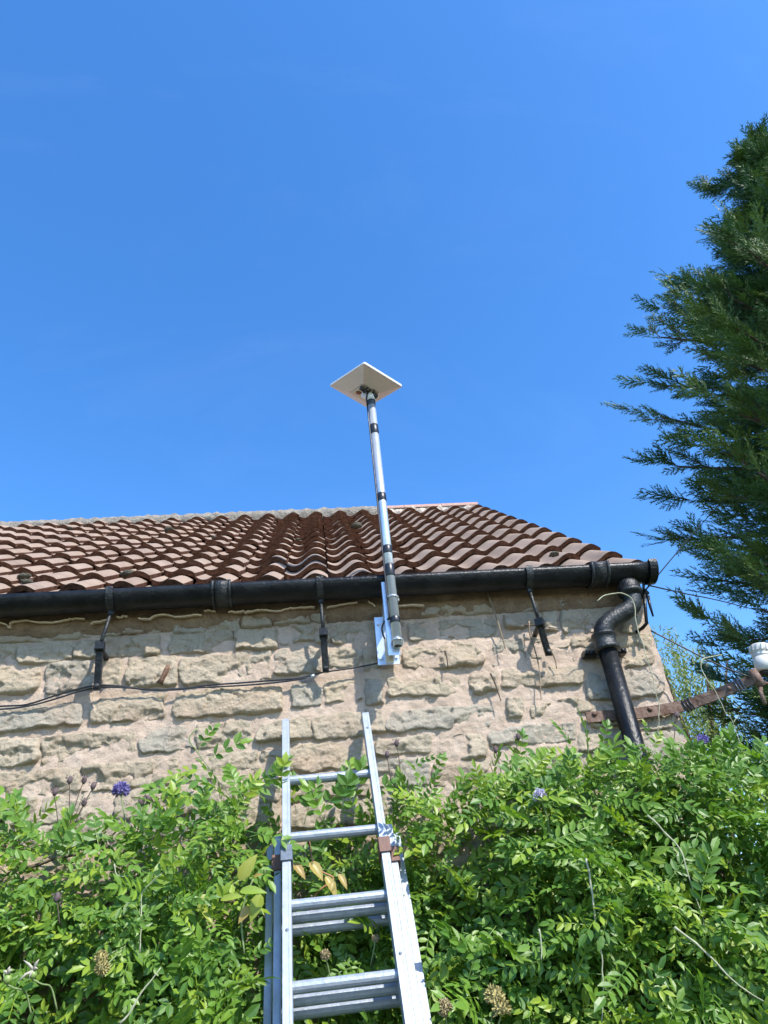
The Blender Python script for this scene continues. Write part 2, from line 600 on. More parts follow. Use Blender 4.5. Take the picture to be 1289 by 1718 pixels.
def stone_mesh(q, seed):
    rr = random.Random(seed)
    tl, tr, br, bl = [Vector((p[0], 0, p[1])) for p in q]
    g = .009
    xr_ = min(g, XC - tr.x + .002)
    tl += Vector((-g, 0, g)); bl += Vector((-g, 0, -g)); tr += Vector((xr_, 0, g)); br += Vector((xr_, 0, -g))
    w = ((tr - tl).length + (br - bl).length) / 2
    h = ((tl - bl).length + (tr - br).length) / 2
    nu = max(14, min(64, int(w / .0055)))
    nv = max(12, min(28, int(h / .0052)))
    c = (tl + tr + br + bl) / 4
    bul = rr.uniform(.003, .013) * min(1, h / .09 + .2)
    peak = rr.uniform(.25, .6)
    dents = [(rr.uniform(.05, .95), rr.uniform(-.05, .5), rr.uniform(.025, .06), rr.uniform(.006, .018)) for _ in range(rr.choice((0, 1, 2, 3)) if w > .1 else rr.choice((0, 1)))]
    planes = [(rr.uniform(-.35, .35), rr.uniform(-.45, .2), rr.uniform(.55, 1.05)) for _ in range(4)]
    off = Vector((rr.random() * 50, rr.random() * 50, rr.random() * 50))
    fac_ = [(rr.uniform(bl.x, br.x), rr.uniform(bl.z, tl.z), rr.gauss(0, .10), rr.gauss(.03, .11), rr.gauss(0, .0018)) for _ in range(max(4, int(w * h / .0016)))]
    V = []
    for j in range(nv + 1):
        v = j / nv
        for i in range(nu + 1):
            u = i / nu
            p = (bl.lerp(br, u)).lerp(tl.lerp(tr, u), v)
            e = Vector((p.x * 9, p.z * 9, 0)) + off
            cx_, cz_ = (u - .5) * 2, (v - .5) * 2
            p = p + Vector((.016 * fbm(e * 1.6, 4) * abs(cx_), 0, .012 * fbm(e * 1.6 + Vector((7, 3, 1)), 4) * abs(cz_)))
            k = (abs(cx_) ** 5 * abs(cz_) ** 5)
            p = p.lerp(c, .10 * k)
            du = min(u, 1 - u) * w
            dv = (v * h, (1 - v) * h)
            su = min(1, du / .0075) ** .7
            sb = min(1, dv[0] / .0065) ** .5
            stp = min(1, dv[1] / .010) ** .7
            prof = su * min(sb, stp)
            lean = 1 - .75 * max(0, (v - peak)) / (1 - peak)
            d = -.010 + prof * (.0215 + bul * lean)
            f = min(pl[2] + pl[0] * cx_ + pl[1] * cz_ for pl in planes)
            d += prof * (min(f, 1.0) - .75) * .024
            jx, jz = p.x + .010 * noise.noise(p * 40), p.z + .010 * noise.noise(p * 40 + off)
            fc = min(fac_, key=lambda q_: (q_[0] - jx) ** 2 * .6 + (q_[1] - jz) ** 2)
            d += prof * max(-.012, min(.010, fc[4] + fc[2] * (jx - fc[0]) + fc[3] * (jz - fc[1])))
            q3 = Vector((p.x * 12, p.z * 19, 2)) + off
            rdg = 1 - abs(noise.noise(q3 * 1.3)) * 2
            d += prof * (.005 * fbm(q3, 5) + .003 * rdg + .004 * fbm(Vector((p.x * 55, p.z * 75, 5)) + off, 4))
            for (a, b, r_, dep) in dents:
                wob = 1 + .5 * fbm(Vector((p.x * 30, p.z * 30, 8)) + off, 3)
                t = (((u - a) * w / (r_ * 1.6)) ** 2 + ((v - b) * h / r_) ** 2) * wob
                if t < 1:
                    d -= dep * (1 - t) ** .35 * prof
            V.append((p.x - c.x, -d, p.z - c.z))
    F = [(j * (nu + 1) + i, j * (nu + 1) + i + 1, (j + 1) * (nu + 1) + i + 1, (j + 1) * (nu + 1) + i) for j in range(nv) for i in range(nu)]
    me = bpy.data.meshes.new('stone')
    me.from_pydata(V, [], F)
    me.polygons.foreach_set('use_smooth', [True] * len(F))
    me.update()
    return me, c


for i, q in enumerate(quads):
    me, c = stone_mesh(q, 100 + i)
    link('stone', me, M['stone'], front_wall, (c.x, 0, c.z))

# brown mortar band under the eaves; ragged underlay lip with sunlight painted in
V, F = [], []
n = 300
for i in range(n + 1):
    x = -2.7 + (XC + 2.7) * i / n
    for k, (yy, zz) in enumerate(((.002, 2.985), (.018, 3.0), (.03, 3.03), (.035, 3.06), (.035, 3.12))):
        V.append((x, YW - yy - .010 * fbm(Vector((x * 8, zz * 9, 4))), zz + .008 * fbm(Vector((x * 11, k, 7)))))
for i in range(n):
    for k in range(4):
        F.append((i * 5 + k, (i + 1) * 5 + k, (i + 1) * 5 + k + 1, i * 5 + k + 1))
mb = MB(); mb.add(V, F, 0, True)
mb.build('eaves_mortar', [M['brownband']], cottage)
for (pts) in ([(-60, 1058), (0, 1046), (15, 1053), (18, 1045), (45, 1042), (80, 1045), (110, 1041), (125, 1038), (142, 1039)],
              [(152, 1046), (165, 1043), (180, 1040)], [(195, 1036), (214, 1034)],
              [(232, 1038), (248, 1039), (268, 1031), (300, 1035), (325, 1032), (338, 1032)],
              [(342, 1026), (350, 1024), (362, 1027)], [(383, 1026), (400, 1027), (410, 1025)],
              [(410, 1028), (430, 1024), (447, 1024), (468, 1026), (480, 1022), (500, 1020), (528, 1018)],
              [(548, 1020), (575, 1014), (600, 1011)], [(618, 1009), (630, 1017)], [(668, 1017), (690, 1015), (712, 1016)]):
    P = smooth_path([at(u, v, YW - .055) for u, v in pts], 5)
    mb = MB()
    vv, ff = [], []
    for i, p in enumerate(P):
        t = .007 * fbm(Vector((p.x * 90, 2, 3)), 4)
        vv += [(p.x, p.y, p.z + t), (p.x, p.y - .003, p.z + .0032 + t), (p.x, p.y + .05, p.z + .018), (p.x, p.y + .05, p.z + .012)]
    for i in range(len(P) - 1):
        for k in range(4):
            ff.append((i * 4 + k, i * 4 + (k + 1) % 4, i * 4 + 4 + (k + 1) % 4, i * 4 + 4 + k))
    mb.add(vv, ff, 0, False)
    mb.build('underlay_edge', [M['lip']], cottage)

# ------------------------------------------------------------------ roof
mb = MB()
e0 = Vector((0, YE, ZE)) - NRM * .085 - UPS * .02
e1 = e0 + UPS * (GAUGE * 13.0)
yb = 2 * e1.y - e0.y
for a, b in (((e0.y, e0.z), (e1.y, e1.z)), ((e1.y, e1.z), (yb, e0.z))):
    mb.add([(HXL - .05, a[0], a[1]), (XC + .02, a[0], a[1]), (XC + .02, b[0], b[1]), (HXL - .05, b[0], b[1])], [(0, 1, 2, 3)])
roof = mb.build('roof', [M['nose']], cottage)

AMP = .0235


def tile_mesh(seed, flat=False):
    """one pantile: x across, y up the slope from the nose, z off the roof; slot 0 clay, slot 1 rough edges"""
    rr = random.Random(seed)
    nxp = 17
    T = .022
    L = GAUGE + .07
    xs = [S * (-.70 + .97 * i / (nxp - 1)) for i in range(nxp)]
    off = Vector((seed * 3.1, 1, 2))
    V, F, MI, SM = [], [], [], []

    def z(x):
        u = x / S
        lift = (u + .70) / .97 * .011
        return AMP * math.cos(2 * math.pi * u) + lift
    ys = [0, L * .5, L]
    for y in ys:
        for x in xs:
            nz_ = .0022 * fbm(Vector((x * 30, y * 12, 0)) + off, 2)
            yy = y + (.004 * fbm(Vector((x * 60, 3, 1)) + off, 3) if y == 0 else 0)
            V.append((x, yy, z(x) - (y / L) * .037 + nz_))
    for j in range(2):
        for i in range(nxp - 1):
            F.append((j * nxp + i, j * nxp + i + 1, (j + 1) * nxp + i + 1, (j + 1) * nxp + i)); MI.append(0); SM.append(True)
    # nose face
    b = len(V)
    for i, x in enumerate(xs):
        p = V[i]
        V.append((p[0], p[1], p[2]))
    for i, x in enumerate(xs):
        p = V[i]
        V.append((p[0], p[1] + .003 + .005 * fbm(Vector((x * 70, 8, 1)) + off, 3), p[2] - T - .004 + .004 * fbm(Vector((x * 50, 5, 6)) + off, 3)))
    for i in range(nxp - 1):
        F.append((b + nxp + i, b + nxp + i + 1, b + i + 1, b + i)); MI.append(1); SM.append(False)
    # underside back to the row below
    c = len(V)
    for i, x in enumerate(xs):
        V.append((x, .09, z(x) - .0135 - T - .004))
    for i in range(nxp - 1):
        F.append((c + i, c + i + 1, b + nxp + i + 1, b + nxp + i)); MI.append(1); SM.append(False)
    # right edge thickness
    d = len(V)
    for j in range(3):
        p = V[j * nxp + nxp - 1]
        V.append(p); V.append((p[0] - .004, p[1], p[2] - T))
    for j in range(2):
        F.append((d + j * 2 + 1, d + j * 2 + 3, d + j * 2 + 2, d + j * 2)); MI.append(1); SM.append(False)
    me = bpy.data.meshes.new('tile')
    me.from_pydata(V, [], F)
    me.polygons.foreach_set('material_index', MI)
    me.polygons.foreach_set('use_smooth', SM)
    me.materials.append(M['tile']); me.materials.append(M['nose'])
    me.update()
    return me


TM = [tile_mesh(k) for k in range(6)]
ROT = Matrix(((1, 0, 0), (0, UPS.y, NRM.y), (0, UPS.z, NRM.z)))      # tile axes to world
r3 = random.Random(11)
far = []
roof_base = Vector((0, YW, 0))
for r in range(NROW + 1):
    kl = -int(round(.58 * r)) - 2
    for k in range(-15, 14):
        p = Vector((X0 + S * k, YE, ZE)) - NRM * AMP + UPS * (GAUGE * r)
        p += Vector((r3.uniform(-.004, .004), 0, -.026 * max(0, (k + 1) / 14) * (1 - r / 12))) + UPS * (r3.uniform(-.007, .007) + .010 * noise.noise(Vector((k * .35, r * .5, 3))))
        jit = Matrix.Rotation(r3.uniform(-.02, .02), 3, 'Z') @ Matrix.Rotation(r3.uniform(-.016, .016), 3, 'Y')
        mt = ROT @ jit
        if k >= kl:
            o = bpy.data.objects.new('tile', r3.choice(TM))
            COL.objects.link(o)
            o.parent = roof
            o.matrix_local = Matrix.Translation(p - roof_base) @ mt.to_4x4()
        else:
            far.append((p, mt, r3.choice(TM)))
mb = MB()
for p, mt, me in far:
    vs = [p + mt @ v.co for v in me.vertices]
    for pol in me.polygons:
        pass
    b = len(mb.v)
    mb.v.extend([tuple(q) for q in vs])
    for pol in me.polygons:
        mb.f.append(tuple(b + i for i in pol.vertices)); mb.mi.append(pol.material_index); mb.sm.append(pol.use_smooth)
o = mb.build('outlying_tiles', [M['tile'], M['nose']], roof)
o['kind'] = 'stuff'

# clumps of dry moss caught between the tiles
M['moss'] = mat_simple('dry_grey_moss', (.16, .15, .125), 1.0, 0, 0, 80, 1.0, 150, .05, (.09, .085, .06), .02)
for u, v, rr_ in ((41, 967, .022), (46, 977, .020), (216, 963, .026), (285, 889, .030), (361, 902, .016), (598, 882, .030), (655, 905, .012), (930, 930, .018), (118, 886, .016), (500, 905, .012)):
    d_ = ray(u, v); o_ = Vector(CAM)
    p0 = Vector((0, YE, ZE)) - NRM * .012
    p = o_ + d_ * ((p0 - o_).dot(NRM) / d_.dot(NRM))
    m = MB()
    vv, ff = [], []
    for i in range(7):
        for j in range(10):
            a, b = math.pi * i / 6, 2 * math.pi * j / 10
            q = Vector((math.sin(a) * math.cos(b), math.sin(a) * math.sin(b), math.cos(a)))
            q = q * rr_ * (1 + .5 * fbm(q * 2.2 + Vector((u, v, 0)), 3))
            vv.append(p + Vector((q.x * 1.4, q.y, q.z * .6)))
    for i in range(6):
        for j in range(10):
            ff.append((i * 10 + j, i * 10 + (j + 1) % 10, (i + 1) * 10 + (j + 1) % 10, (i + 1) * 10 + j))
    m.add(vv, ff, 0, True)
    m.build('moss_clump', [M['moss']], roof)

# ridge: clay half rounds at the gable end, rough grey mortar further along
RC = at(700, 846, YR + .16)
ridge_y = YR + .19
ridge_z = ZR + .075
RRAD = .085


def arc_strip(x0, x1, rad, a0, a1, zc, yc, nxs, nas, rough, seed, mat, name, droop=0.0):
    vv, ff = [], []
    for i in range(nxs + 1):
        x = x0 + (x1 - x0) * i / nxs
        for j in range(nas + 1):
            a = math.radians(a0 + (a1 - a0) * j / nas)
            rr_ = rad + rough * fbm(Vector((x * 14, a * 3, seed)), 4)
            edge = droop * fbm(Vector((x * 9, seed, 2)), 3) if j == 0 else 0
            vv.append((x, yc - rr_ * math.cos(a), zc + rr_ * math.sin(a) * .9 + edge))
    for i in range(nxs):
        for j in range(nas):
            b = i * (nas + 1) + j
            ff.append((b, b + nas + 1, b + nas + 2, b + 1))
    m = MB(); m.add(vv, ff, 0, True)
    if True:
        m.add([vv[j] for j in range(nas + 1)], [tuple(range(nas + 1))])
        m.add([vv[nxs * (nas + 1) + j] for j in range(nas + 1)], [tuple(reversed(range(nas + 1)))])
    return m.build(name, [mat], roof)


RX = XC + .015
XPK = at(640, 850, ridge_y).x
x = RX
kk = 0
while x > XPK + .05:
    xa = max(x - .33, XPK)
    arc_strip(xa + .004, x, RRAD, 8, 172, ridge_z, ridge_y, 8, 10, .002, 5 + kk, M['ridgetile'], 'ridge_tile')
    x = xa; kk += 1
arc_strip(XPK, RX - .02, RRAD - .008, -42, 40, ridge_z - .004, ridge_y, 90, 6, .02, 3, M['whitemortar'], 'ridge_mortar', .02)
arc_strip(HXL, XPK, RRAD + .0, -42, 200, ridge_z, ridge_y, 300, 12, .02, 9, M['greymortar'], 'ridge_mortar', .03)

# ------------------------------------------------------------------ gutter
GY, GZ, GR = 2.668, 3.1136, .064
GX1 = at(1097, 965, GY).x
gutter = empty('rain_gutter', (GX1, GY, GZ), 'long black painted half round cast iron gutter along the eaves', 'gutter')


def trough(x0, x1, r, nseg=14, t=.005, a0=180, a1=360, nx_=2, wob=0.0):
    vv, ff = [], []
    prof = [(r, math.radians(a0 + (a1 - a0) * j / nseg)) for j in range(nseg + 1)]
    prof += [(r - t, math.radians(a1 - (a1 - a0) * j / nseg)) for j in range(nseg + 1)]
    n_ = len(prof)
    for i in range(nx_):
        x = x0 + (x1 - x0) * i / (nx_ - 1)
        w = wob * noise.noise(Vector((x * 1.3, 4, 1)))
        for rr_, a in prof:
            vv.append((x, GY + rr_ * math.cos(a) + w, GZ + rr_ * math.sin(a) + w * .6))
    for i in range(nx_ - 1):
        for j in range(n_):
            ff.append((i * n_ + j, i * n_ + (j + 1) % n_, (i + 1) * n_ + (j + 1) % n_, (i + 1) * n_ + j))
    ff.append(tuple(reversed(range(n_)))); ff.append(tuple((nx_ - 1) * n_ + j for j in range(n_)))
    m = MB(); m.add(vv, ff, 0, True)
    return m


xj1, xj2 = at(370, 1000, GY - GR).x, at(1012, 965, GY - GR).x
o = trough(-4.2, GX1 - .01, GR, 14, .005, nx_=60, wob=.004).build('trough', [M['iron']], gutter)
for xj in (xj1, xj2):
    trough(xj - .034, xj + .034, GR + .006, 16, .006, a0=172, a1=352, nx_=2).build('joint_collar', [M['ironworn']], gutter)
    for s_ in (-1, 1):
        trough(xj + s_ * .034 - .005, xj + s_ * .034 + .005, GR + .009, 16, .009, a0=172, a1=352).build('joint_bead', [M['ironworn']], gutter)
mb = MB()
cv = [(GX1, GY + (GR + .006) * math.cos(math.radians(a)), GZ + (GR + .006) * math.sin(math.radians(a)) * 1.0) for a in range(172, 369, 12)]
cv2 = [(GX1 - .035, p[1], p[2]) for p in cv]
n_ = len(cv)
mb.add(cv + cv2, [tuple(range(n_)), tuple(reversed(range(n_, 2 * n_)))] + [(i, i + n_, i + 1 + n_, i + 1) for i in range(n_ - 1)])
mb.build('stop_end', [M['iron']], gutter)


# brackets: strap round the trough, threaded rod, block and spike into the wall
def bracket(us, vs, ur, vr, ub, vb, ue, ve, twist=0.0):
    xs = at(us, vs, GY - GR).x
    m = MB()
    vv, ff = [], []
    w = .028
    R_ = GR + .004
    ang = [math.radians(a) for a in range(176, 276, 8)]
    prof = [(R_, a) for a in ang] + [(R_ + .005, a) for a in reversed(ang)]
    n = len(prof)
    for x in (xs - w / 2, xs + w / 2):
        for rr_, a in prof:
            vv.append((x, GY + rr_ * math.cos(a), GZ + rr_ * math.sin(a)))
    for j in range(n):
        ff.append((j, (j + 1) % n, n + (j + 1) % n, n + j))
    ff.append(tuple(reversed(range(n)))); ff.append(tuple(range(n, 2 * n)))
    m.add(vv, ff)
    b = empty_part('bracket', gutter, (xs, GY, GZ - GR))
    m.build('strap', [M['ironworn']], b)
    top = Vector((xs, GY - .004, GZ - GR - .004))
    blk = at(ub, vb, GY - .004)
    end = at(ue, ve, YW - .062)
    m = MB()
    m.tube([top, top.lerp(blk, .5), blk + Vector((0, 0, .012))], .0075, 8)
    m.lathe(top + Vector((0, 0, -.018)), (0, 0, 1), [(0, .012), (.014, .012)], 6, smooth=False)
    m.build('rod', [M['ironworn']], b)
    m = MB()
    ax = Matrix.Rotation(twist, 3, 'Z')
    m.bevel_box(blk, ax @ Vector((.034, 0, 0)), ax @ Vector((0, .042, 0)), (0, 0, .036), .004)
    m.build('block', [M['iron']], b)
    m = MB()
    st = blk + Vector((0, .004, -.01))
    dr = end - st
    sd = dr.cross(Vector((1, 0, 0))).normalized()
    m.bevel_box((st + end) / 2, dr * 1.02, Vector((.026, 0, 0)), sd * .020, .004)
    m.build('spike', [M['iron']], b)
    m = MB()
    m.bevel_box(Vector((blk.x, (blk.y + YW) / 2, blk.z - .004)), (0, YW - blk.y, 0), (.018, 0, 0), (0, 0, .016), .002)
    m.build('wall_pin', [M['iron']], b)
    m = MB()
    m.lathe(end + Vector((0, -.014, .012)), (0, -1, .1), [(0, .010), (.005, .010), (.008, .005)], 6, smooth=False)
    m.build('nut', [M['ironworn']], b)


def empty_part(name, parent, loc):
    o = bpy.data.objects.new(name, None)
    COL.objects.link(o)
    o.parent = parent
    base = Vector((0, 0, 0)); p = parent
    while p is not None:
        base += p.location; p = p.parent
    o.location = Vector(loc) - base
    o.empty_display_size = .03
    return o


bracket(180, 1015, 180, 1040, 168, 1086, 163, 1158, .15)
bracket(538, 1000, 540, 1020, 543, 1063, 547, 1128, 0)
bracket(894, 980, 902, 1010, 906, 1046, 921, 1100, -.5)

# ------------------------------------------------------------------ downpipe
PY = YW - .075
pb = at(1056, 966, GY)
downpipe = empty('downpipe', (at(1040, 1160, PY).x, PY, 0), 'black cast iron downpipe with swan neck bend at the gutter end', 'pipe')
xo = at(1056, 990, GY).x
PR = .038
zc1 = at(1058, 994, GY).z
zc2 = at(1017, 1075, PY).z
xp = at(1022, 1100, PY).x
xpb = at(1064, 1240, PY).x
mb = MB()
mb.lathe((xo, GY, GZ - GR + .006), (0, 0, -1), [(0, PR * .7), (.004, PR + .002), (.02, PR + .008), (.045, PR + .009), (.047, PR + .014), (.06, PR + .014), (.064, PR + .004), (.075, PR)], 22)
mb.build('outlet_socket', [M['ironworn']], downpipe)
za = GZ - GR - .045
path = smooth_path([(xo, GY, za), (xo, GY + .002, za - .035), (xo - .02, GY + .006, za - .072), (xp + .045, PY - .006, zc2 + .085), (xp + .008, PY - .001, zc2 + .052), (xp, PY, zc2 + .01), (xp, PY, zc2 - .03)], 7)
mb = MB(); mb.tube(path, PR, 22)
mb.build('swan_neck', [M['ironworn']], downpipe)
mb = MB()
mb.lathe((xp, PY, zc2 + .03), (0, 0, -1), [(0, PR), (.002, PR + .012), (.012, PR + .014), (.016, PR + .008), (.055, PR + .008), (.06, PR + .014), (.074, PR + .014), (.077, PR)], 22)
mb.build('pipe_collar', [M['ironworn']], downpipe)
for s_ in (-1, 1):
    mb = MB()
    mb.bevel_box((xp + s_ * .062, PY + .045, zc2 - .036), (.055, 0, 0), (0, .045, 0), (0, 0, .022), .006)
    mb.lathe((xp + s_ * .075, PY + .025, zc2 - .036), (0, -1, 0), [(0, .009), (.006, .009), (.009, .005)], 10)
    mb.build('fixing_ear', [M['iron']], downpipe)
mb = MB(); mb.tube([(xp, PY, zc2), (xp, PY, zc2 - .6), (xpb, PY, 1.6), (xpb, PY, .06)], PR - .001, 22)
mb.build('pipe', [M['iron']], downpipe)

# ------------------------------------------------------------------ mast, wall bracket and flat antenna
MY = 2.572
mtop = at(622, 664, MY); mbot = at(668, 1084, MY)
MX = (mtop.x + mbot.x) / 2
MRAD = .0185
mast = empty('mast_pole', (mbot.x, MY, mbot.z), 'bright galvanised steel mast pole with bands of black tape', 'pole')
mb = MB()
d = (mtop - mbot)
nrm_ = d.normalized()
xx = nrm_.orthogonal().normalized(); yy_ = nrm_.cross(xx)
n_ = 24
vv = []
for (t, r_) in ((0, MRAD), (1, MRAD), (1, MRAD - .003), (0, MRAD - .003)):
    for j in range(n_):
        a = 2 * math.pi * j / n_
        vv.append(mbot + d * t + (xx * math.cos(a) + yy_ * math.sin(a)) * r_)
ff = []
for k in range(4):
    for j in range(n_):
        ff.append((k * n_ + j, k * n_ + (j + 1) % n_, ((k + 1) % 4) * n_ + (j + 1) % n_, ((k + 1) % 4) * n_ + j))
mb.add(vv, ff, 0, True)
mb.build('tube', [M['galv']], mast)
mb = MB(); mb.lathe(mbot + d * .002, d, [(0, MRAD - .0032), (.003, MRAD - .0032)], 24)
mb.build('bore_shade', [M['dark']], mast)  # dark disc paints the shade inside the hollow tube


def on_mast(v):
    # height where photo row v meets the mast
    lo, hi = 0.0, 1.0
    for _ in range(40):
        t = (lo + hi) / 2
        p = np.array(mbot + d * t) - CAM
        y = PH / 2 - FPX * p.dot(AX_U) / p.dot(AX_F)
        if y > v: lo = t
        else: hi = t
    return mbot + d * ((lo + hi) / 2)


for v0, v1 in ((664, 681), (714, 729), (829, 842), (917, 930), (948, 968), (1036, 1046)):
    a, b = on_mast(v1), on_mast(v0)
    mb = MB(); mb.lathe(a, b - a, [(0, MRAD + .0008), (0.001, MRAD + .0016), ((b - a).length - .001, MRAD + .0016), ((b - a).length, MRAD + .0008)], 24)
    mb.build('tape_band', [M['tape']], mast)
# the feed cable runs down the left of the mast
cp = [on_mast(v) + Vector((-MRAD - .0035, -.006, 0)) for v in (676, 720, 780, 835, 880, 925, 960, 1000, 1040)]
mb = MB(); mb.tube(smooth_path(cp, 3), .0032, 8)
mb.build('feed_cable', [M['cable']], mast)

wb = empty('wall_bracket', (MX, YW, 2.8), 'galvanised steel wall bracket clamped to the mast below the gutter', 'bracket')
PT, PB2 = at(640, 1036, YW - .035), at(655, 1115, YW - .035)
pc = (PT + PB2) / 2
ph = (PT - PB2).length
mb = MB()
mb.bevel_box((pc.x + .004, YW - .036, pc.z), (0, 0, ph), (.088, 0, 0), (0, .006, 0), .001)
mb.build('wall_plate', [M['galv']], wb)
for dx, dz in ((.032, -ph / 2 + .03), (-.028, ph / 2 - .03), (-.03, -ph / 2 + .028), (.032, ph / 2 - .03)):
    mb = MB(); mb.lathe((pc.x + .004 + dx, YW - .038, pc.z + dz), (0, -1, 0), [(0, .013), (.003, .013), (.0031, .009), (.010, .009)], 6, smooth=False)
    mb.build('bolt', [M['galv']], wb)
# two channels standing off the plate and the upright cradle behind the pole
zu, zl = on_mast(1003).z, on_mast(1074).z
for z_, hh in ((zu + .0, .05), (zl + .005, .055)):
    mb = MB()
    for sx in (-1, 1):
        mb.bevel_box((MX - .018 + sx * .014, (YW - .036 + MY + .02) / 2, z_), (0, YW - .036 - MY - .02, 0), (.003, 0, 0), (0, 0, hh), .0008)
    mb.build('standoff_arm', [M['galv']], wb)
mb = MB()
za_, zb_ = on_mast(1085).z, on_mast(980).z
cyy = MY + MRAD + .006
mb.bevel_box((MX - .012, cyy, (za_ + zb_) / 2), (0, 0, zb_ - za_ + .05), (.046, 0, 0), (0, .003, 0), .0008)
for sx in (-1, 1):
    mb.bevel_box((MX - .012 + sx * .0225, cyy + .011, (za_ + zb_) / 2), (0, 0, zb_ - za_ + .05), (.003, 0, 0), (0, .022, 0), .0008)
mb.build('cradle_channel', [M['galv']], wb)
mb = MB()
a_, b_ = at(651, 1072, MY + .03), at(654, 1112, MY + .075)
mb.bevel_box((a_ + b_) / 2, (b_ - a_) * 1.0, (.030, 0, 0), (0, .014, .006), .002)
mb.build('end_cap', [M['whitedirty']], wb)
for v in (1003, 1075):
    p = on_mast(v)
    pts = [p + Vector((math.cos(math.radians(a)) * (MRAD + .003), math.sin(math.radians(a)) * (MRAD + .003), 0)) for a in range(-180, 1, 15)]
    pts = [pts[0] + Vector((0, .035, 0))] + pts + [pts[-1] + Vector((0, .035, 0))]
    mb = MB(); mb.tube(pts, .0032, 8)
    mb.lathe(pts[-1] + Vector((0, -.02, 0)), (1, 0, .15), [(0, .008), (.004, .008)], 6, smooth=False)
    mb.build('u_bolt', [M['galv']], wb)

# antenna: shallow white panel, hipped back with a flat mounting plate
fac = MY / 3.3
crn = [Vector((x * fac, y * fac, 1.6 + (z - 1.6) * fac)) for x, y, z in ((.305, 3.063, 4.856), (.550, 3.248, 4.832), (.344, 3.537, 4.938), (.098, 3.352, 4.962))]
acen = sum(crn, Vector()) / 4
aup = -(crn[1] - crn[0]).cross(crn[3] - crn[0]).normalized()
if aup.z < 0: aup = -aup
ant = empty('flat_antenna', acen, 'square white flat satellite internet antenna tilted on top of the mast', 'antenna')
cs = [c + (c - acen) * 0 for c in crn]
ex, ey = (cs[1] - cs[0]), (cs[3] - cs[0])


def rrect(h_, shrink, rad, n=5):
    """rounded rectangle ring at height h_ along aup, shrunk towards the centre"""
    out = []
    w, l = ex.length / 2 * shrink, ey.length / 2 * shrink
    x_, y_ = ex.normalized(), ey.normalized()
    for sx, sy, a0 in ((1, 1, 0), (-1, 1, 90), (-1, -1, 180), (1, -1, 270)):
        for k in range(n):
            a = math.radians(a0 + 90 * k / (n - 1))
            out.append(acen + x_ * (sx * (w - rad) + rad * math.cos(a)) + y_ * (sy * (l - rad) + rad * math.sin(a)) + aup * h_)
    return out


rings = [rrect(.0125, .96, .008), rrect(.0125, .985, .010), rrect(.010, 1.0, .010), rrect(.001, 1.0, .010), rrect(0, .985, .008)]
mb = MB()
nn = len(rings[0])
allv = [p for r_ in rings for p in r_]
ff = [(i * nn + j, i * nn + (j + 1) % nn, (i + 1) * nn + (j + 1) % nn, (i + 1) * nn + j) for i in range(len(rings) - 1) for j in range(nn)]
ff += [tuple(range(nn)), tuple(reversed(range((len(rings) - 1) * nn, len(rings) * nn)))]
ff = [tuple(reversed(q)) for q in ff]
mb.add(allv, ff)
mb.build('panel', [M['white']], ant)
rings = [rrect(-.0005, .965, .008), rrect(-.034, .46, .006), rrect(-.036, .44, .004)]
mb = MB()
allv = [p for r_ in rings for p in r_]
ff = [(i * nn + j, i * nn + (j + 1) % nn, (i + 1) * nn + (j + 1) % nn, (i + 1) * nn + j) for i in range(2) for j in range(nn)]
ff += [tuple(reversed(range(2 * nn, 3 * nn)))]
ff = [tuple(reversed(q)) for q in ff]
mb.add(allv, ff)
mb.build('hipped_back', [mat_simple('cream_back_shell', (.70, .63, .57), .5, 0, .06, 20)], ant)
exn, eyn = ex.normalized(), ey.normalized()
mb = MB()
mb.bevel_box(acen - aup * .040, exn * .085, eyn * .088, aup * .008, .002)
mb.build('mounting_plate', [M['whitedirty']], ant)
dn = -aup
sock = acen + dn * .044
pt = on_mast(666)
mb = MB()
mb.tube([sock, sock.lerp(pt, .4), pt, pt + (mbot - mtop).normalized() * .03], [.022, .021, .0215, .0215], 18)
mb.build('socket', [M['white']], ant)
for k, (a, b) in enumerate(((-.030, -.036), (.034, -.040))):
    mb = MB()
    mb.bevel_box(acen + dn * .050 + exn * a + eyn * b, exn * .034, eyn * .018, aup * .020, .003)
    mb.build('cable_plug', [M['dark']], ant)
    p0 = acen + dn * .055 + exn * a + eyn * b
    pts = smooth_path([p0, p0 + dn * .02 - eyn * .012, pt + Vector((-.01 if k == 0 else .012, -.035, .03)), pt + Vector((-MRAD - .002, -.012, -.005)), pt + Vector((-MRAD - .003, -.006, -.05))], 6)
    mb = MB(); mb.tube(pts, .0035, 8)
    mb.build('lead', [M['cable']], ant)
mb = MB(); mb.lathe(acen + dn * .044 - exn * .024 + eyn * .012, dn, [(0, .013), (.004, .013), (.005, .009)], 16)
mb.build('rubber_plug', [M['orange']], ant)
#PART2
# ------------------------------------------------------------------ cables along the wall
CY = YW - .034
cab = empty('wall_cable', at(640, 1112, CY), 'thin black twin cable running along the stone wall to the wall bracket', 'cable')
pa = [(-120, 1192), (0, 1185), (45, 1182), (90, 1168), (135, 1155), (165, 1150), (200, 1151), (235, 1156), (262, 1157), (300, 1157), (345, 1150), (400, 1146), (450, 1142), (500, 1138), (530, 1131), (548, 1127), (590, 1121), (628, 1114), (648, 1108)]
pb_ = [(-120, 1196), (0, 1190), (50, 1184), (95, 1172), (140, 1158), (170, 1153), (215, 1154), (262, 1158), (305, 1155), (350, 1153), (405, 1150), (455, 1146), (495, 1141), (515, 1137)]
for pts, rad in ((pa, .0036), (pb_, .0034)):
    mb = MB(); mb.tube(smooth_path([at(u, v, CY - (.012 if 140 < u < 180 or 535 < u < 560 else 0)) for u, v in pts], 5), rad, 8)
    mb.build('cable_strand', [M['cable']], cab)
mb = MB()
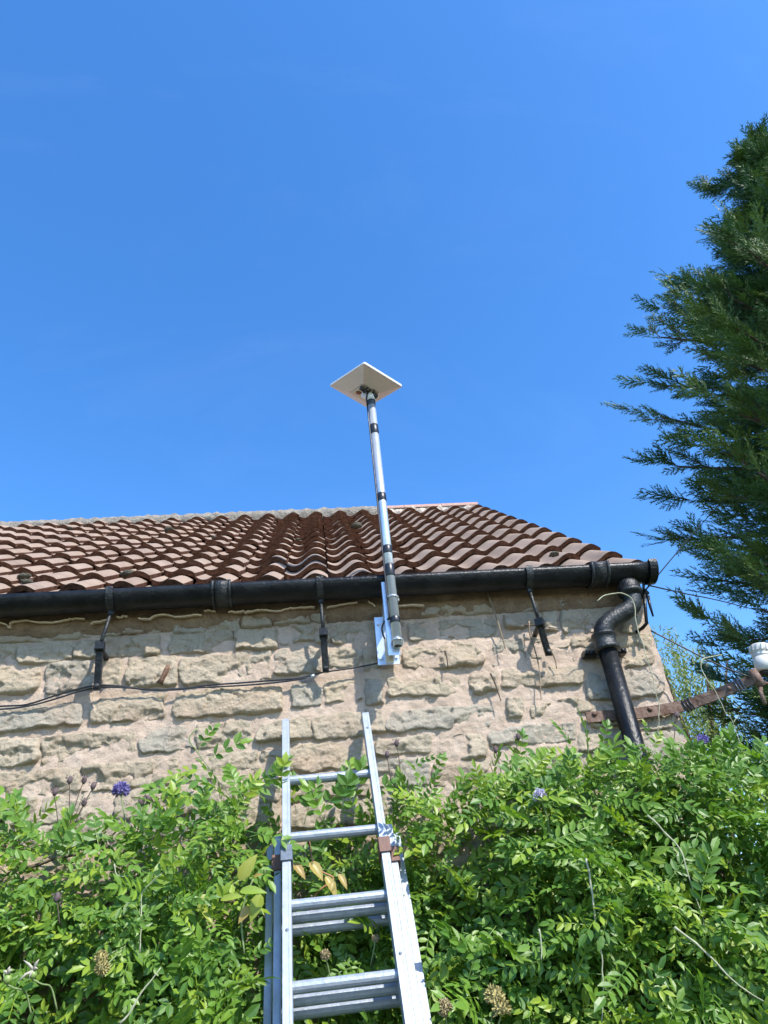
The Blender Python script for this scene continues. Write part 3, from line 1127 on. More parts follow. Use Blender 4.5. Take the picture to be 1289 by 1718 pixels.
p = at(522, 1135, CY - .004); q = at(528, 1133, CY - .004)
mb.lathe(p, q - p, [(0, .006), ((q - p).length, .006)], 10)
mb.build('cable_joint', [M['galv']], cab)
loop = smooth_path([at(650, 1108, CY - .02), at(657, 1085, MY + .05), at(646, 1072, MY + .05), at(641, 1055, MY + .04), at(646, 1042, MY + .03), at(652, 1038, MY + .02), at(655, 1028, MY)], 6)
mb = MB(); mb.tube(loop, .0034, 8)
mb.build('drip_loop', [M['cable']], cab)

# ------------------------------------------------------------------ dead creeper stems on the wall
M['dry'] = mat_simple('dry_creeper', (.31, .24, .165), .9, 0, .4, 60, .5, 120, .1)
M['drydark'] = mat_simple('dark_twig', (.10, .075, .055), .9, 0, .3, 60)
stems = [
    ([(818, 993), (824, 1012), (828, 1022), (836, 1046), (840, 1060), (845, 1076), (848, 1088)], .0045, 'pale dead creeper stem hanging below the gutter between mast and right bracket', 'dry'),
    ([(888, 1042), (889, 1062), (897, 1088), (904, 1116), (906, 1134), (907, 1155), (908, 1174)], .0036, 'long pale dead creeper stem trailing down left of the right bracket', 'dry'),
    ([(895, 1018), (898, 1030), (901, 1042)], .0034, 'short pale dead stem behind the rod of the right bracket', 'dry'),
    ([(922, 1086), (927, 1096), (932, 1108), (934, 1122)], .0042, 'pale dead stem below the spike of the right bracket', 'dry'),
    ([(747, 1092), (750, 1104), (752, 1121)], .0042, 'short dark twig stuck to the wall right of the mast', 'drydark'),
    ([(823, 1130), (830, 1144), (836, 1162), (841, 1176)], .004, 'dark dead twig in a mortar joint above the right hedge', 'drydark'),
    ([(880, 1049), (900, 1049), (920, 1052), (938, 1055)], .0032, 'dark horizontal twig behind the right bracket', 'drydark'),
]
for pts, rad, lab, mk in stems:
    P = smooth_path([at(u, v, YW - .040) for u, v in pts], 4)
    mb = MB(); mb.tube(P, [rad * (1 - .5 * i / len(P)) for i in range(len(P))], 6)
    tag(mb.build('creeper_stem', [M[mk]], origin=P[0]), lab, 'dead stem')
# rusty stain plug on the wall
p = at(275, 1128, YW - .03)
mb = MB()
rs = random.Random(5)
P = [at(u, v, YW - .020) for u, v in ((283, 1117), (279, 1126), (274, 1136), (268, 1147))]
mb.tube(P, [.009, .012, .010, .014], 9, smooth=True)
tag(mb.build('wooden_plug', [mat_simple('rotten_wood', (.09, .055, .04), .95, 0, .5, 60, 1.0, 90, .1, (.26, .16, .11), .01)], origin=p), 'small rotten brown wooden plug in the wall between left and middle brackets', 'plug')

# ------------------------------------------------------------------ ladder
LD = ray(473, 230)
LT, RT = at(480, 1215, 2.705), at(613.6, 1208, 2.705)
LU = (RT - LT); LWID = LU.length; LU = LU.normalized()
LU = (LU - LD * LU.dot(LD)).normalized()
LN = LU.cross(LD).normalized()
if LN.y > 0: LN = -LN
LO = (LT + RT) / 2
HW = LWID / 2
foot_t = (LO.z - .03) / LD.z


def on_ladder(u, v, off=0.0):
    d_ = ray(u, v)
    o_ = Vector(CAM)
    return o_ + d_ * ((LO + LN * off - o_).dot(LN) / d_.dot(LN))


ladder = empty('extension_ladder', LO - LD * foot_t, 'three section aluminium extension ladder leaning on the stone wall', 'ladder')
ts = [(LO - on_ladder(u, v)).dot(LD) for u, v in ((548, 1303), (560, 1397), (570, 1510), (580, 1645))]
step = (ts[3] - ts[0]) / 3
for sec, (dn_, hw, t0) in enumerate(((0.0, HW, 0.0), (-.058, HW + .030, None), (-.116, HW + .058, None))):
    if sec == 1: t0 = (LO - on_ladder(658, 1392, dn_)).dot(LD)
    if sec == 2: t0 = (LO - on_ladder(672, 1406, dn_)).dot(LD)
    L_ = foot_t - t0 + dn_ * .3
    for s_ in (-1, 1):
        c_ = LO + LN * dn_ + LU * (s_ * hw) - LD * (t0 + L_ / 2)
        mb = MB()
        # open channel stile: web and two flanges
        W_, D_ = (.026 if sec == 0 else .021), .054
        mb.bevel_box(c_ + LN * (D_ / 2 - .0015), LD * L_, LU * W_, LN * .003, .001)
        mb.bevel_box(c_ - LN * (D_ / 2 - .0015), LD * L_, LU * W_, LN * .003, .001)
        mb.bevel_box(c_ + LU * (s_ * (W_ / 2 - .0015)), LD * L_, LU * .003, LN * (D_ - .007), .0008)
        mb.bevel_box(c_ - LU * (s_ * (W_ / 2 - .0015)), LD * L_, LU * .003, LN * (D_ - .007), .0008)
        mb.bevel_box(c_ + LN * (D_ / 2 + .0008) + LU * .006, LD * (L_ - .002), LU * .0022, LN * .0012, .0002)
        mb.build('stile', [M['alu']], ladder)
        if sec == 0:
            pass
    k = 0
    t = ts[0]
    while t < foot_t - .15:
        if t > t0 + .05:
            a_ = LO + LN * (dn_ - .004) - LD * t
            mb = MB()
            n_ = 14
            prof = []
            for j in range(n_):
                a = 2 * math.pi * j / n_
                r_ = .0165 * (1.0 if math.sin(a) < .6 else .90)
                prof.append((math.cos(a) * r_, math.sin(a) * r_))
            vv = [a_ + LU * (e * (hw - .012)) + LD * p_[1] + LN * p_[0] for e in (-1, 1) for p_ in prof]
            ff = [(j, (j + 1) % n_, n_ + (j + 1) % n_, n_ + j) for j in range(n_)] + [tuple(reversed(range(n_))), tuple(range(n_, 2 * n_))]
            mb.add(vv, ff, 0, False)
            mb.build('rung', [M['rungalu']], ladder)
        t += step
# dark discs in place of the shaded rivet holes in the front stiles
for (u, v, s_) in ((479, 1283, -1), (617, 1221, 1), (484, 1560, -1), (668, 1600, 1)):
    t = (LO - on_ladder(u, v, .027)).dot(LD)
    mb = MB()
    mb.lathe(LO + LU * (s_ * HW) + LN * .0265 - LD * t, LN, [(0, .0045), (.0018, .0045), (.002, .003)], 10)
    mb.build('rivet_hole_disc', [M['clipblue']], ladder)
# guide clips clasping the stiles
for (u, v, dn_, hw, s_, mk) in ((650, 1416, 0, HW, 1, 'clip'), (668, 1432, -.058, HW + .030, 1, 'clip'), (480, 1431, 0, HW, -1, 'clipblue'), (459, 1448, -.058, HW + .03, -1, 'clip')):
    t = (LO - on_ladder(u, v, dn_ + .03)).dot(LD)
    c_ = LO + LN * dn_ + LU * (s_ * hw) - LD * t
    mb = MB()
    mb.bevel_box(c_ + LN * .031, LD * .052, LU * .036, LN * .005, .0015)
    for e in (-1, 1):
        mb.bevel_box(c_ + LU * (e * .0165) + LN * .004, LD * .052, LU * .004, LN * .049, .0012)
    mb.build('guide_clip', [M[mk]], ladder)
for s_, t0 in ((1, 0), (-1, 0)):
    mb = MB()
    c_ = LO + LU * (s_ * HW) + LD * .002
    mb.bevel_box(c_, LD * .006, LU * .027, LN * .055, .001)
    mb.build('end_plug', [M['alu']], ladder)

# ------------------------------------------------------------------ iron hook by the gutter end and the rusty wire arm
hk = empty('iron_hook', at(1084, 1050, YW - .05), 'black iron wire hook on the wall corner below the gutter end', 'hook')
A = [at(1046, 1024, YW - .03), at(1086, 992, YW - .10)]
mb = MB(); dd = A[1] - A[0]
mb.bevel_box((A[0] + A[1]) / 2, dd, (0, .012, 0), dd.cross(Vector((0, 1, 0))).normalized() * .026, .003)
mb.build('flat_bar', [M['iron']], hk)
mb = MB(); mb.tube([at(1081, 996, YW - .09), at(1083, 1020, YW - .088), at(1085, 1046, YW - .085), at(1078, 1054, YW - .06), at(1066, 1061, YW - .01)], .0075, 8)
mb.build('drop_bar', [M['iron']], hk)
mb = MB(); mb.tube([at(1087, 1000, YW - .09), at(1091, 1017, YW - .09), at(1096, 1034, YW - .09)], [.008, .006, .004], 8)
mb.build('pin', [M['iron']], hk)
mb = MB(); mb.tube([at(1080, 975, GY), at(1080, 986, GY - .01), at(1081, 992, YW - .10)], .006, 8)
mb.build('stay', [M['iron']], hk)

arm = empty('wire_arm', at(1100, 1195, YW - .03), 'rusty flat iron wire arm bolted to the wall and reaching past the corner', 'bracket')
P = [at(984, 1204, YW - .030), at(1060, 1198, YW - .032), at(1105, 1192, YW - .034), at(1150, 1184, YW - .05), at(1168, 1178, YW - .07), at(1205, 1164, YW - .12), at(1240, 1150, YW - .17), at(1268, 1138, YW - .21)]
mb = MB()
vv, ff = [], []
for i, p in enumerate(P):
    d_ = (P[min(i + 1, len(P) - 1)] - P[max(i - 1, 0)]).normalized()
    up_ = Vector((0, 0, 1)) - d_ * d_.z; up_.normalize()
    th = d_.cross(up_).normalized()
    hh = .021 if i < 6 else .019
    vv += [p + up_ * hh + th * .005, p - up_ * hh + th * .005, p - up_ * hh - th * .005, p + up_ * hh - th * .005]
for i in range(len(P) - 1):
    for k in range(4):
        ff.append((i * 4 + k, i * 4 + (k + 1) % 4, i * 4 + 4 + (k + 1) % 4, i * 4 + 4 + k))
ff += [(3, 2, 1, 0), tuple(len(vv) - 4 + k for k in range(4))]
mb.add(vv, ff)
mb.build('flat_bar', [M['rust']], arm)
for u, v, off in ((997, 1198, .04), (1090, 1190, .042), (1224, 1155, .155)):
    mb = MB(); mb.lathe(at(u, v, YW - off + .006), (0, -1, 0), [(0, .011), (.006, .010), (.010, .005)], 8)
    mb.build('bolt', [M['rust']], arm)
for (u0, v0, o0), (u1, v1, o1), n_, mk in (((1150, 1186, .052), (1160, 1181, .062), 3, 'tape'), ((1236, 1151, .165), (1246, 1147, .178), 3, 'clipblue')):
    a_, b_ = at(u0, v0, YW - o0), at(u1, v1, YW - o1)
    for k in range(n_):
        c_ = a_.lerp(b_, k / (n_ - 1))
        dd = (b_ - a_).normalized(); up_ = (Vector((0, 0, 1)) - dd * dd.z).normalized(); th = dd.cross(up_)
        pts = [c_ + up_ * (.0235 * sy) + th * (.008 * sx) for sx, sy in ((1, 1), (1, -1), (-1, -1), (-1, 1), (1, 1))]
        mb = MB(); mb.tube(pts, .003, 6)
        mb.build('wire_wrap', [M[mk]], arm)
# joint block and spindle at the end of the arm
E_ = P[-1]
mb = MB(); mb.tube([E_ + Vector((-.002, 0, .034)), E_ + Vector((.004, 0, 0)), E_ + Vector((.012, 0, -.034))], [.017, .019, .017], 10)
mb.build('joint_block', [M['rust']], arm)
mb = MB(); mb.tube([E_ + Vector((.01, 0, -.03)), at(1276, 1160, YW - .22), at(1284, 1182, YW - .22)], .008, 8)
mb.build('spindle', [M['rust']], arm)
mb = MB(); mb.tube([E_ + Vector((.0, -.0, -.012)), at(1290, 1147, YW - .22), at(1330, 1140, YW - .22)], .006, 8)
mb.build('cross_pin', [M['rust']], arm)
ins_o = at(1279, 1128, YW - .20)
ax = (at(1270, 1082, YW - .20) - ins_o).normalized()
ins_o += Vector((.012, 0, 0))
ins = empty('insulator', ins_o, 'white ribbed porcelain insulator above the end of the rusty arm', 'insulator')
mb = MB(); mb.lathe(ins_o, ax, [(0, .026), (.001, .034), (.055, .035), (.058, .030), (.062, .035), (.070, .036), (.073, .031), (.078, .038), (.104, .040), (.108, .037), (.110, .02)], 22)
M['porcelain'] = mat_simple('weathered_porcelain', (.60, .59, .55), .4, 0, .15, 25)
mb.build('body', [M['porcelain']], ins)
mb = MB()
for k in range(14):
    a = 2 * math.pi * k / 14
    x_ = ax.orthogonal().normalized(); y_ = ax.cross(x_)
    mb.box(ins_o + ax * .091 + (x_ * math.cos(a) + y_ * math.sin(a)) * .040, ax * .024, (x_ * -math.sin(a) + y_ * math.cos(a)) * .006, (x_ * math.cos(a) + y_ * math.sin(a)) * .004)
g_ = mb.build('grip_ribs', [M['porcelain']], ins); g_['kind'] = 'stuff'
mb = MB(); mb.lathe(ins_o + ax * -.012, ax, [(0, .020), (.013, .022)], 16)
mb.build('base_shade', [M['dark']], ins)  # solid dark plug paints the shade of the hollow underside

for pts, rad, lab in (
        ([at(1085, 988, YW - .10), at(1130, 934, 4.0), at(1180, 876, 5.2), at(1260, 790, 8)], .0035, 'overhead wire rising from the iron hook into the conifer'),
        ([at(1088, 982, YW - .10), at(1150, 996, 3.4), at(1225, 1012, 4.6), at(1330, 1040, 8)], .0035, 'overhead wire running right from the gutter end behind the conifer'),
        ([at(1092, 1058, YW - .08), at(1150, 1088, YW - .12), at(1200, 1113, YW - .16), at(1258, 1136, YW - .21)], .0032, 'black wire from the wall corner down to the end of the rusty arm')):
    mb = MB(); mb.tube(smooth_path(pts, 6), rad, 6)
    tag(mb.build('overhead_wire', [M['cable']], origin=pts[0]), lab, 'wire')

# ------------------------------------------------------------------ leaves
def leaf_material(name, stops, trans=.35, rough=.42, tcol=(1.15, 1.25, .55)):
    s = NT(name)
    at_ = s.n('ShaderNodeAttribute', _attribute_name='tint').outputs['Fac']
    f = s.math('FRACT', s.math('ADD', at_, s.math('MULTIPLY', s.rnd(), .999)))
    c = s.ramp(f, stops)
    c = s.mix(s.math('MULTIPLY', s.noise(70, 3, .6), .25), c, (.04, .10, .014))
    s.done(c, rough, spec=.45)
    tr = s.n('ShaderNodeBsdfTranslucent')
    tc = s.mix(1.0, c, tcol, 'MULTIPLY')
    s.l(tc, tr.inputs['Color'])
    mx = s.n('ShaderNodeMixShader', Fac=trans)
    s.l(s.b.outputs[0], mx.inputs[1]); s.l(tr.outputs[0], mx.inputs[2])
    s.l(mx.outputs[0], s.o.inputs['Surface'])
    return s.m


GREEN = [(0, (.075, .175, .030)), (.2, (.130, .255, .034)), (.42, (.180, .315, .036)), (.6, (.090, .205, .036)), (.78, (.22, .35, .034)), (.9, (.31, .41, .038)), (1, (.12, .245, .034))]
M['leaf'] = leaf_material('wisteria_leaf', GREEN)
M['yleaf'] = leaf_material('yellowing_leaf', [(0, (.34, .42, .06)), (.4, (.27, .38, .05)), (.7, (.40, .40, .07)), (1, (.30, .36, .06))], .35)
M['bleaf'] = leaf_material('autumn_leaf', [(0, (.45, .36, .10)), (.5, (.42, .30, .09)), (1, (.36, .24, .08))], .3)
M['stem'] = mat_simple('green_stem', (.20, .27, .10), .7, 0, .3, 40)
M['paleshoot'] = mat_simple('pale_shoot', (.40, .41, .27), .75, 0, .3, 50)
M['woody'] = mat_simple('woody_vine', (.16, .12, .085), .9, 0, .4, 40, .8, 80)


def leaflet(V, F, T, base, dr, nr, L, W, fold, curl, tint):
    """one folded, curling leaflet: 8 vertices, 8 triangles"""
    sd = nr.cross(dr)
    b = len(V)
    prof = ((0, .0), (.26, .84), (.62, .90), (1.0, 0))
    for t, w in prof:
        p = base + dr * (L * t) - nr * (curl * L * t * t)
        V.append(p)
        T.append(tint)
        if w > 0:
            lift = nr * (W * w * fold)
            V.append(p + sd * (W * w) + lift); V.append(p - sd * (W * w) + lift)
            T.extend((tint, tint))
    # 0 base, 1 mid, 2 left, 3 right, 4 mid, 5 left, 6 right, 7 tip
    for q in ((0, 2, 1), (0, 1, 3), (1, 2, 5), (1, 5, 4), (1, 4, 6), (1, 6, 3), (4, 5, 7), (4, 7, 6)):
        F.append(tuple(b + i for i in q))


def pinnate(seed, n=5, L=.165, ll=.050, lw=.0105):
    """compound leaf along +X in the XY plane, facing +Z"""
    rr = random.Random(seed)
    V, F, T = [], [], []
    X, Y, Z = Vector((1, 0, 0)), Vector((0, 1, 0)), Vector((0, 0, 1))
    droop = rr.uniform(.1, .5); side = rr.uniform(-.25, .25)

    def ax(t):
        return Vector((L * t, side * L * t * t, -droop * L * t * t))
    pts = [ax(t / 6) for t in range(7)]
    for i in range(6):
        b = len(V)
        for p, w in ((pts[i], .0011), (pts[i + 1], .0011)):
            V.append(p + Y * w); V.append(p - Y * w); T.extend((.93, .93))
        F.append((b, b + 1, b + 3)); F.append((b, b + 3, b + 2))
    for k in range(n):
        t = .26 + .66 * k / (n - 1)
        tan = (ax(t + .02) - ax(t - .02)).normalized()
        for s_ in (-1, 1):
            if rr.random() < .04: continue
            an = math.radians(rr.uniform(48, 68) - 14 * k / n)
            d_ = (tan * math.cos(an) + Y * (s_ * math.sin(an)) + Z * rr.uniform(-.1, .35)).normalized()
            n_ = (Z + Vector((rr.uniform(-.3, .3), rr.uniform(-.35, .35), 0))).normalized()
            n_ = (n_ - d_ * n_.dot(d_)).normalized()
            sc = rr.uniform(.82, 1.1) * (1 - .18 * abs(k - n * .5) / n)
            leaflet(V, F, T, ax(t), d_, n_, ll * sc, lw * sc * rr.uniform(.9, 1.2), rr.uniform(.1, .45), rr.uniform(.0, .25), rr.uniform(0, .16))
    tan = (ax(1) - ax(.96)).normalized()
    n_ = (Z - tan * Z.dot(tan)).normalized()
    leaflet(V, F, T, ax(1), tan, n_, ll * 1.1, lw * 1.1, .25, .15, rr.uniform(0, .16))
    return [tuple(v) for v in V], F, T


LEAFV = [pinnate(40 + k, n=rr_, L=ln, ll=a, lw=b) for k, (rr_, ln, a, b) in enumerate((
    (5, .15, .046, .0105), (6, .18, .050, .0110), (4, .12, .044, .0115), (5, .16, .054, .0105), (6, .19, .047, .0100),
    (3, .10, .046, .0120), (5, .14, .040, .0100), (4, .13, .052, .0125), (6, .17, .044, .0095), (3, .09, .038, .0100)))]
LEAFN = [(np.array(v, np.float32), np.array(f, np.int32), np.array(t, np.float32)) for v, f, t in LEAFV]
LEAFM = []
for v, f, t in LEAFN:
    me = np_mesh('leaf', v, f, None, attrs={'tint': t})
    me.materials.append(M['leaf'])
    LEAFM.append(me)


def frame(dr, nr):
    x = dr.normalized(); z = (nr - x * nr.dot(x)).normalized(); y = z.cross(x)
    return Matrix(((x.x, y.x, z.x), (x.y, y.y, z.y), (x.z, y.z, z.z)))


def to_px(p):
    q = np.array(p) - CAM
    w = q.dot(AX_F)
    return PW / 2 + FPX * q.dot(AX_R) / w, PH / 2 - FPX * q.dot(AX_U) / w, w


def interp(tab, x):
    if x <= tab[0][0]: return tab[0][1]
    for (a, b), (c, d_) in zip(tab, tab[1:]):
        if x <= c:
            return b + (d_ - b) * (x - a) / (c - a)
    return tab[-1][1]


# height of the leafy edge along the wall (photo silhouette carried to the hedge)
def edge_table(pts, y):
    return [(p.x, p.z) for p in (at(u, v, y) for u, v in pts)]


TOPL = edge_table([(-250, 1350), (-100, 1345), (0, 1348), (45, 1362), (100, 1362), (150, 1368), (185, 1385), (225, 1352), (280, 1330), (330, 1318), (390, 1305), (440, 1320), (475, 1318), (500, 1330), (545, 1352), (580, 1350)], 2.52)
TOPL = [(x_, z_ - (.07 if x_ < -.75 else .09)) for x_, z_ in TOPL]
TOPR = edge_table([(540, 1350), (600, 1335), (640, 1300), (680, 1290), (715, 1295), (760, 1335), (790, 1320), (830, 1292), (880, 1275), (930, 1262), (980, 1262), (1030, 1268), (1080, 1258), (1130, 1252), (1180, 1262), (1230, 1256), (1289, 1250), (1420, 1245), (1600, 1240)], 2.52)
TOPR = [(x_, z_ - .075) for x_, z_ in TOPR]
# gaps in the foliage: photo pixel centre, radii, how strongly leaves are thinned
HOLES = [(35, 1462, 55, 34, .72), (150, 1450, 45, 24, .6), (125, 1645, 75, 58, .93), (90, 1705, 70, 36, .8), (195, 1480, 36, 30, .8), (350, 1412, 30, 22, .9), (385, 1470, 25, 22, .7), (210, 1395, 40, 22, .85), (140, 1400, 40, 20, .85),
         (740, 1320, 34, 34, .85), (690, 1315, 30, 22, .75), (720, 1400, 40, 34, .6), (795, 1450, 40, 34, .85), (850, 1620, 55, 35, .75), (1060, 1690, 80, 34, .97), (980, 1640, 40, 40, .8), (1205, 1455, 66, 52, .93), (1150, 1600, 60, 45, .6), (1105, 1530, 40, 30, .5),
         (560, 1440, 40, 30, .5), (550, 1600, 90, 30, .3), (560, 1690, 80, 30, .8), (520, 1560, 30, 20, .5)]


def hole(p):
    u, v, w = to_px(p)
    k = 1.0
    for a, b, ra, rb, s_ in HOLES:
        t = ((u - a) / ra) ** 2 + ((v - b) / rb) ** 2
        if t < 1.4:
            k *= 1 - s_ * min(1, 1.4 - t)
    return k


def front_y(z, x):
    base = interp([(1.2, 2.20), (1.7, 2.25), (2.1, 2.36), (2.4, 2.50), (2.7, 2.60)], z)
    return base + .09 * fbm(Vector((x * 3.2, z * 4.2, 3)), 3)


lr = random.Random(21)


def scatter(top, xa, xb, count, behind=False):
    out = []
    tries = 0
    while len(out) < count and tries < count * 30:
        tries += 1
        x = lr.uniform(xa, xb)
        zt_ = interp(top, x)
        z = zt_ - (zt_ - 1.2) * lr.random() ** 1.0
        yf = front_y(z, x)
        if behind:
            yf = max(yf, 2.70 - (2.54 - z) * .53 + .17)
            if yf > YW - .05: yf = YW - .07
        dep = lr.random() ** 1.45
        y = yf + dep * ((YW if x < XC - .04 else YW + .55) - .03 - yf)
        p = Vector((x, y, z))
        # keep the ladder's slot clear
        rel = p - LO
        lu, ln_ = rel.dot(LU), rel.dot(LN)
        if not behind and (-HW - .10 < lu < HW + .15) and ln_ > -.20:
            continue
        if not behind and z < 2.12 and 0 < lu < HW + .42 and ln_ > -.04:
            continue
        if lr.random() > (hole(p) if dep < .72 else .5 + .5 * hole(p)):
            continue
        tz = (zt_ - z)
        upb = max(0, 1 - tz / .16)
        nrm = Vector((lr.gauss(.25, .42), -.75 + lr.gauss(0, .35), .75 + lr.gauss(0, .35)))
        d_ = Vector((lr.gauss(0, .9), -.25 + lr.gauss(0, .4), lr.gauss(-.15, .6) + 1.1 * upb))
        if d_.length < .1: continue
        if y > YW - .12 and d_.y > 0: d_.y = -d_.y
        sc = lr.choice((lr.uniform(.5, .8), lr.uniform(.65, 1.05)))
        out.append((p, frame(d_, nrm), sc, lr.randrange(len(LEAFM)), lr.random(), dep))
    return out


def foliage(plant, leaves, n_obj=300):
    """the leaves that show largest become parts, the rest one joined part"""
    def rank(l):
        u, v, w = to_px(l[0])
        inside = -20 < u < PW + 20 and v < PH + 10
        return (0 if inside else 1, l[5] - .2 * l[2])
    leaves = sorted(leaves, key=rank)
    base = plant.location
    for p, m3, sc, k, tint, dep in leaves[:n_obj]:
        o = bpy.data.objects.new('leaf', LEAFM[k])
        COL.objects.link(o)
        o.parent = plant
        o.matrix_local = Matrix.Translation(p - base) @ (m3 * sc).to_4x4()
    Vs, Fs, Ts = [], [], []
    b = 0
    for p, m3, sc, k, tint, dep in leaves[n_obj:]:
        v, f, t = LEAFN[k]
        Vs.append(v @ (np.array(m3) * sc).T + np.array(p - base)); Fs.append(f + b); Ts.append(np.where(t > .9, t, t + tint))
        b += len(v)
    if Vs:
        o = np_mesh('foliage', np.concatenate(Vs), np.concatenate(Fs), [M['leaf']], plant, attrs={'tint': np.concatenate(Ts)})
        o['kind'] = 'stuff'


def px_leaf(u, v, y, du, dv, k, sc=1.0, dy=-.03, tint=None):
    """a leaf starting at photo pixel (u, v) and pointing towards (u+du, v+dv)"""
    p = at(u, v, y); q = at(u + du, v + dv, y + dy)
    return (p, frame(q - p, Vector((.25 + lr.gauss(0, .2), -.8, .6))), sc, k, lr.random() if tint is None else tint, 0.0)


XLAD = LO.x
left = empty('wisteria', (-.9, YW - .15, 0), 'green climbing wisteria with pinnate leaves left of the ladder', 'climber')
right = empty('wisteria', (.9, YW - .15, 0), 'large green climbing wisteria right of the ladder around the downpipe', 'climber')
mid = empty('wisteria', (XLAD, YW - .1, 0), 'low green wisteria growth seen between the ladder rungs', 'climber')
LL = scatter(TOPL, -2.2, at(470, 1400, 2.5).x, 3700)
LL += [px_leaf(*a) for a in ((333, 1262, 2.60, 14, -48, 2, .72), (350, 1275, 2.58, 40, -30, 5, 1.1), (350, 1292, 2.58, -62, -6, 6, 1.1), (358, 1302, 2.58, 45, -8, 6, 1.0), (365, 1312, 2.58, -40, 16, 5, 1.0), (372, 1318, 2.56, 48, -18, 2, 1.0), (360, 1320, 2.56, -50, -20, 2, 1.0), (390, 1330, 2.55, 40, -26, 6, 1.0), (420, 1325, 2.56, 30, -30, 0, .9), (330, 1335, 2.55, -40, -20, 0, .9), (300, 1335, 2.55, -42, -22, 5, .9), (440, 1325, 2.55, 20, -40, 6, .8), (468, 1330, 2.55, 8, -40, 5, .9), (290, 1345, 2.54, -60, -5, 2, .8), (120, 1380, 2.52, 60, -24, 2, .9), (60, 1385, 2.5, -45, -30, 0, .8), (130, 1400, 2.5, 55, 14, 2, .9))]
foliage(left, LL)
RR_ = scatter(TOPR, at(655, 1400, 2.5).x, 2.1, 5200)
RR_ += [px_leaf(*a) for a in ((690, 1290, 2.58, 30, -30, 6, .7), (730, 1300, 2.6, 20, -40, 5, .6), (870, 1275, 2.58, 10, -40, 5, .8), (1010, 1250, 2.58, 14, -42, 5, .7), (1095, 1262, 2.56, 12, -55, 2, .6), (1090, 1240, 2.56, -6, -40, 5, .5), (960, 1260, 2.58, -8, -36, 6, .7))]
foliage(right, RR_)
MM = scatter([(x, z - .02) for x, z in TOPL if x < XLAD] + [(x, z - .03) for x, z in TOPR if x > XLAD], LO.x - HW - .03, LO.x + HW + .16, 560, True)
MM += [px_leaf(*a) for a in ((520, 1352, 2.64, -16, -34, 5, 1.1), (560, 1352, 2.60, 16, -48, 6, 1.0), (588, 1345, 2.60, 14, -36, 5, 1.1), (535, 1372, 2.58, 20, -44, 2, 1.1), (497, 1362, 2.60, -6, -36, 6, .9), (612, 1352, 2.62, 22, -26, 5, 1.0), (575, 1372, 2.58, 4, -40, 5, 1.1), (510, 1384, 2.56, 10, -40, 2, 1.0), (545, 1380, 2.56, -14, -40, 7, .9), (600, 1378, 2.58, -10, -40, 2, .9))]
foliage(mid, MM, 200)

# woody and pale bare shoots of the climbers
for plant, pts, y, rad, mk in (
        (left, [(235, 1600), (238, 1540), (240, 1500), (252, 1480), (272, 1466)], 2.27, .0022, 'paleshoot'),
        (left, [(200, 1718), (225, 1690), (245, 1655), (270, 1622)], 2.20, .0034, 'paleshoot'),
        (left, [(330, 1222), (318, 1240), (332, 1262), (352, 1290), (374, 1320), (392, 1345)], 2.60, .0028, 'stem'),
        (left, [(192, 1450), (196, 1465), (206, 1470), (214, 1468)], 2.30, .0022, 'paleshoot'),
        (left, [(95, 1420), (120, 1380), (135, 1350), (140, 1330)], 2.45, .002, 'woody'),
        (left, [(40, 1718), (80, 1600), (150, 1540), (230, 1480), (330, 1430), (420, 1400)], 2.62, .009, 'woody'),
        (left, [(-200, 1600), (-60, 1500), (60, 1450), (180, 1420), (300, 1370)], 2.66, .008, 'woody'),
        (right, [(985, 1440), (992, 1490), (1000, 1540), (1008, 1590), (1012, 1640), (1010, 1718)], 2.21, .0036, 'paleshoot'),
        (right, [(1085, 1370), (1120, 1400), (1145, 1432), (1152, 1460), (1165, 1500), (1178, 1535), (1182, 1560)], 2.27, .0032, 'paleshoot'),
        (right, [(1130, 1555), (1170, 1585), (1210, 1625), (1250, 1660), (1300, 1690)], 2.19, .0036, 'paleshoot'),
        (right, [(905, 1560), (910, 1590), (908, 1612)], 2.22, .003, 'paleshoot'),
        (right, [(720, 1718), (780, 1600), (880, 1500), (980, 1400), (1080, 1330)], 2.60, .010, 'woody'),
        (right, [(1400, 1650), (1250, 1500), (1150, 1430), (1050, 1380), (900, 1350)], 2.64, .009, 'woody'),
        (right, [(1002, 1008), (1015, 1000), (1028, 995), (1045, 996), (1058, 1003), (1064, 1019), (1067, 1040), (1072, 1062), (1080, 1086), (1088, 1110), (1095, 1134), (1099, 1156), (1104, 1177), (1105, 1199), (1105, 1220), (1101, 1249), (1096, 1282)], 2.57, .0028, 'paleshoot'),
        (right, [(1211, 1100), (1195, 1102), (1181, 1107), (1176, 1115), (1182, 1134), (1195, 1153), (1206, 1170), (1216, 1191), (1230, 1212), (1238, 1234), (1242, 1260)], 2.52, .0024, 'paleshoot'),
        (right, [(1230, 1212), (1236, 1204), (1238, 1200)], 2.52, .002, 'paleshoot'),
        (mid, [(517, 1410), (522, 1430), (524, 1450)], 2.5, .003, 'woody')):
    P = smooth_path([at(u, v, y) for u, v in pts], 4)
    mb = MB(); mb.tube([p + Vector((noise.noise(p * 25), noise.noise(p * 25 + Vector((5, 0, 0))), noise.noise(p * 25 + Vector((0, 9, 0))))) * .006 for p in P], [rad * .8 * (1.1 - .7 * i / len(P)) * (1.25 if i % 4 == 0 else 1) for i in range(len(P))], 6)
    mb.build('shoot', [M[mk]], plant)


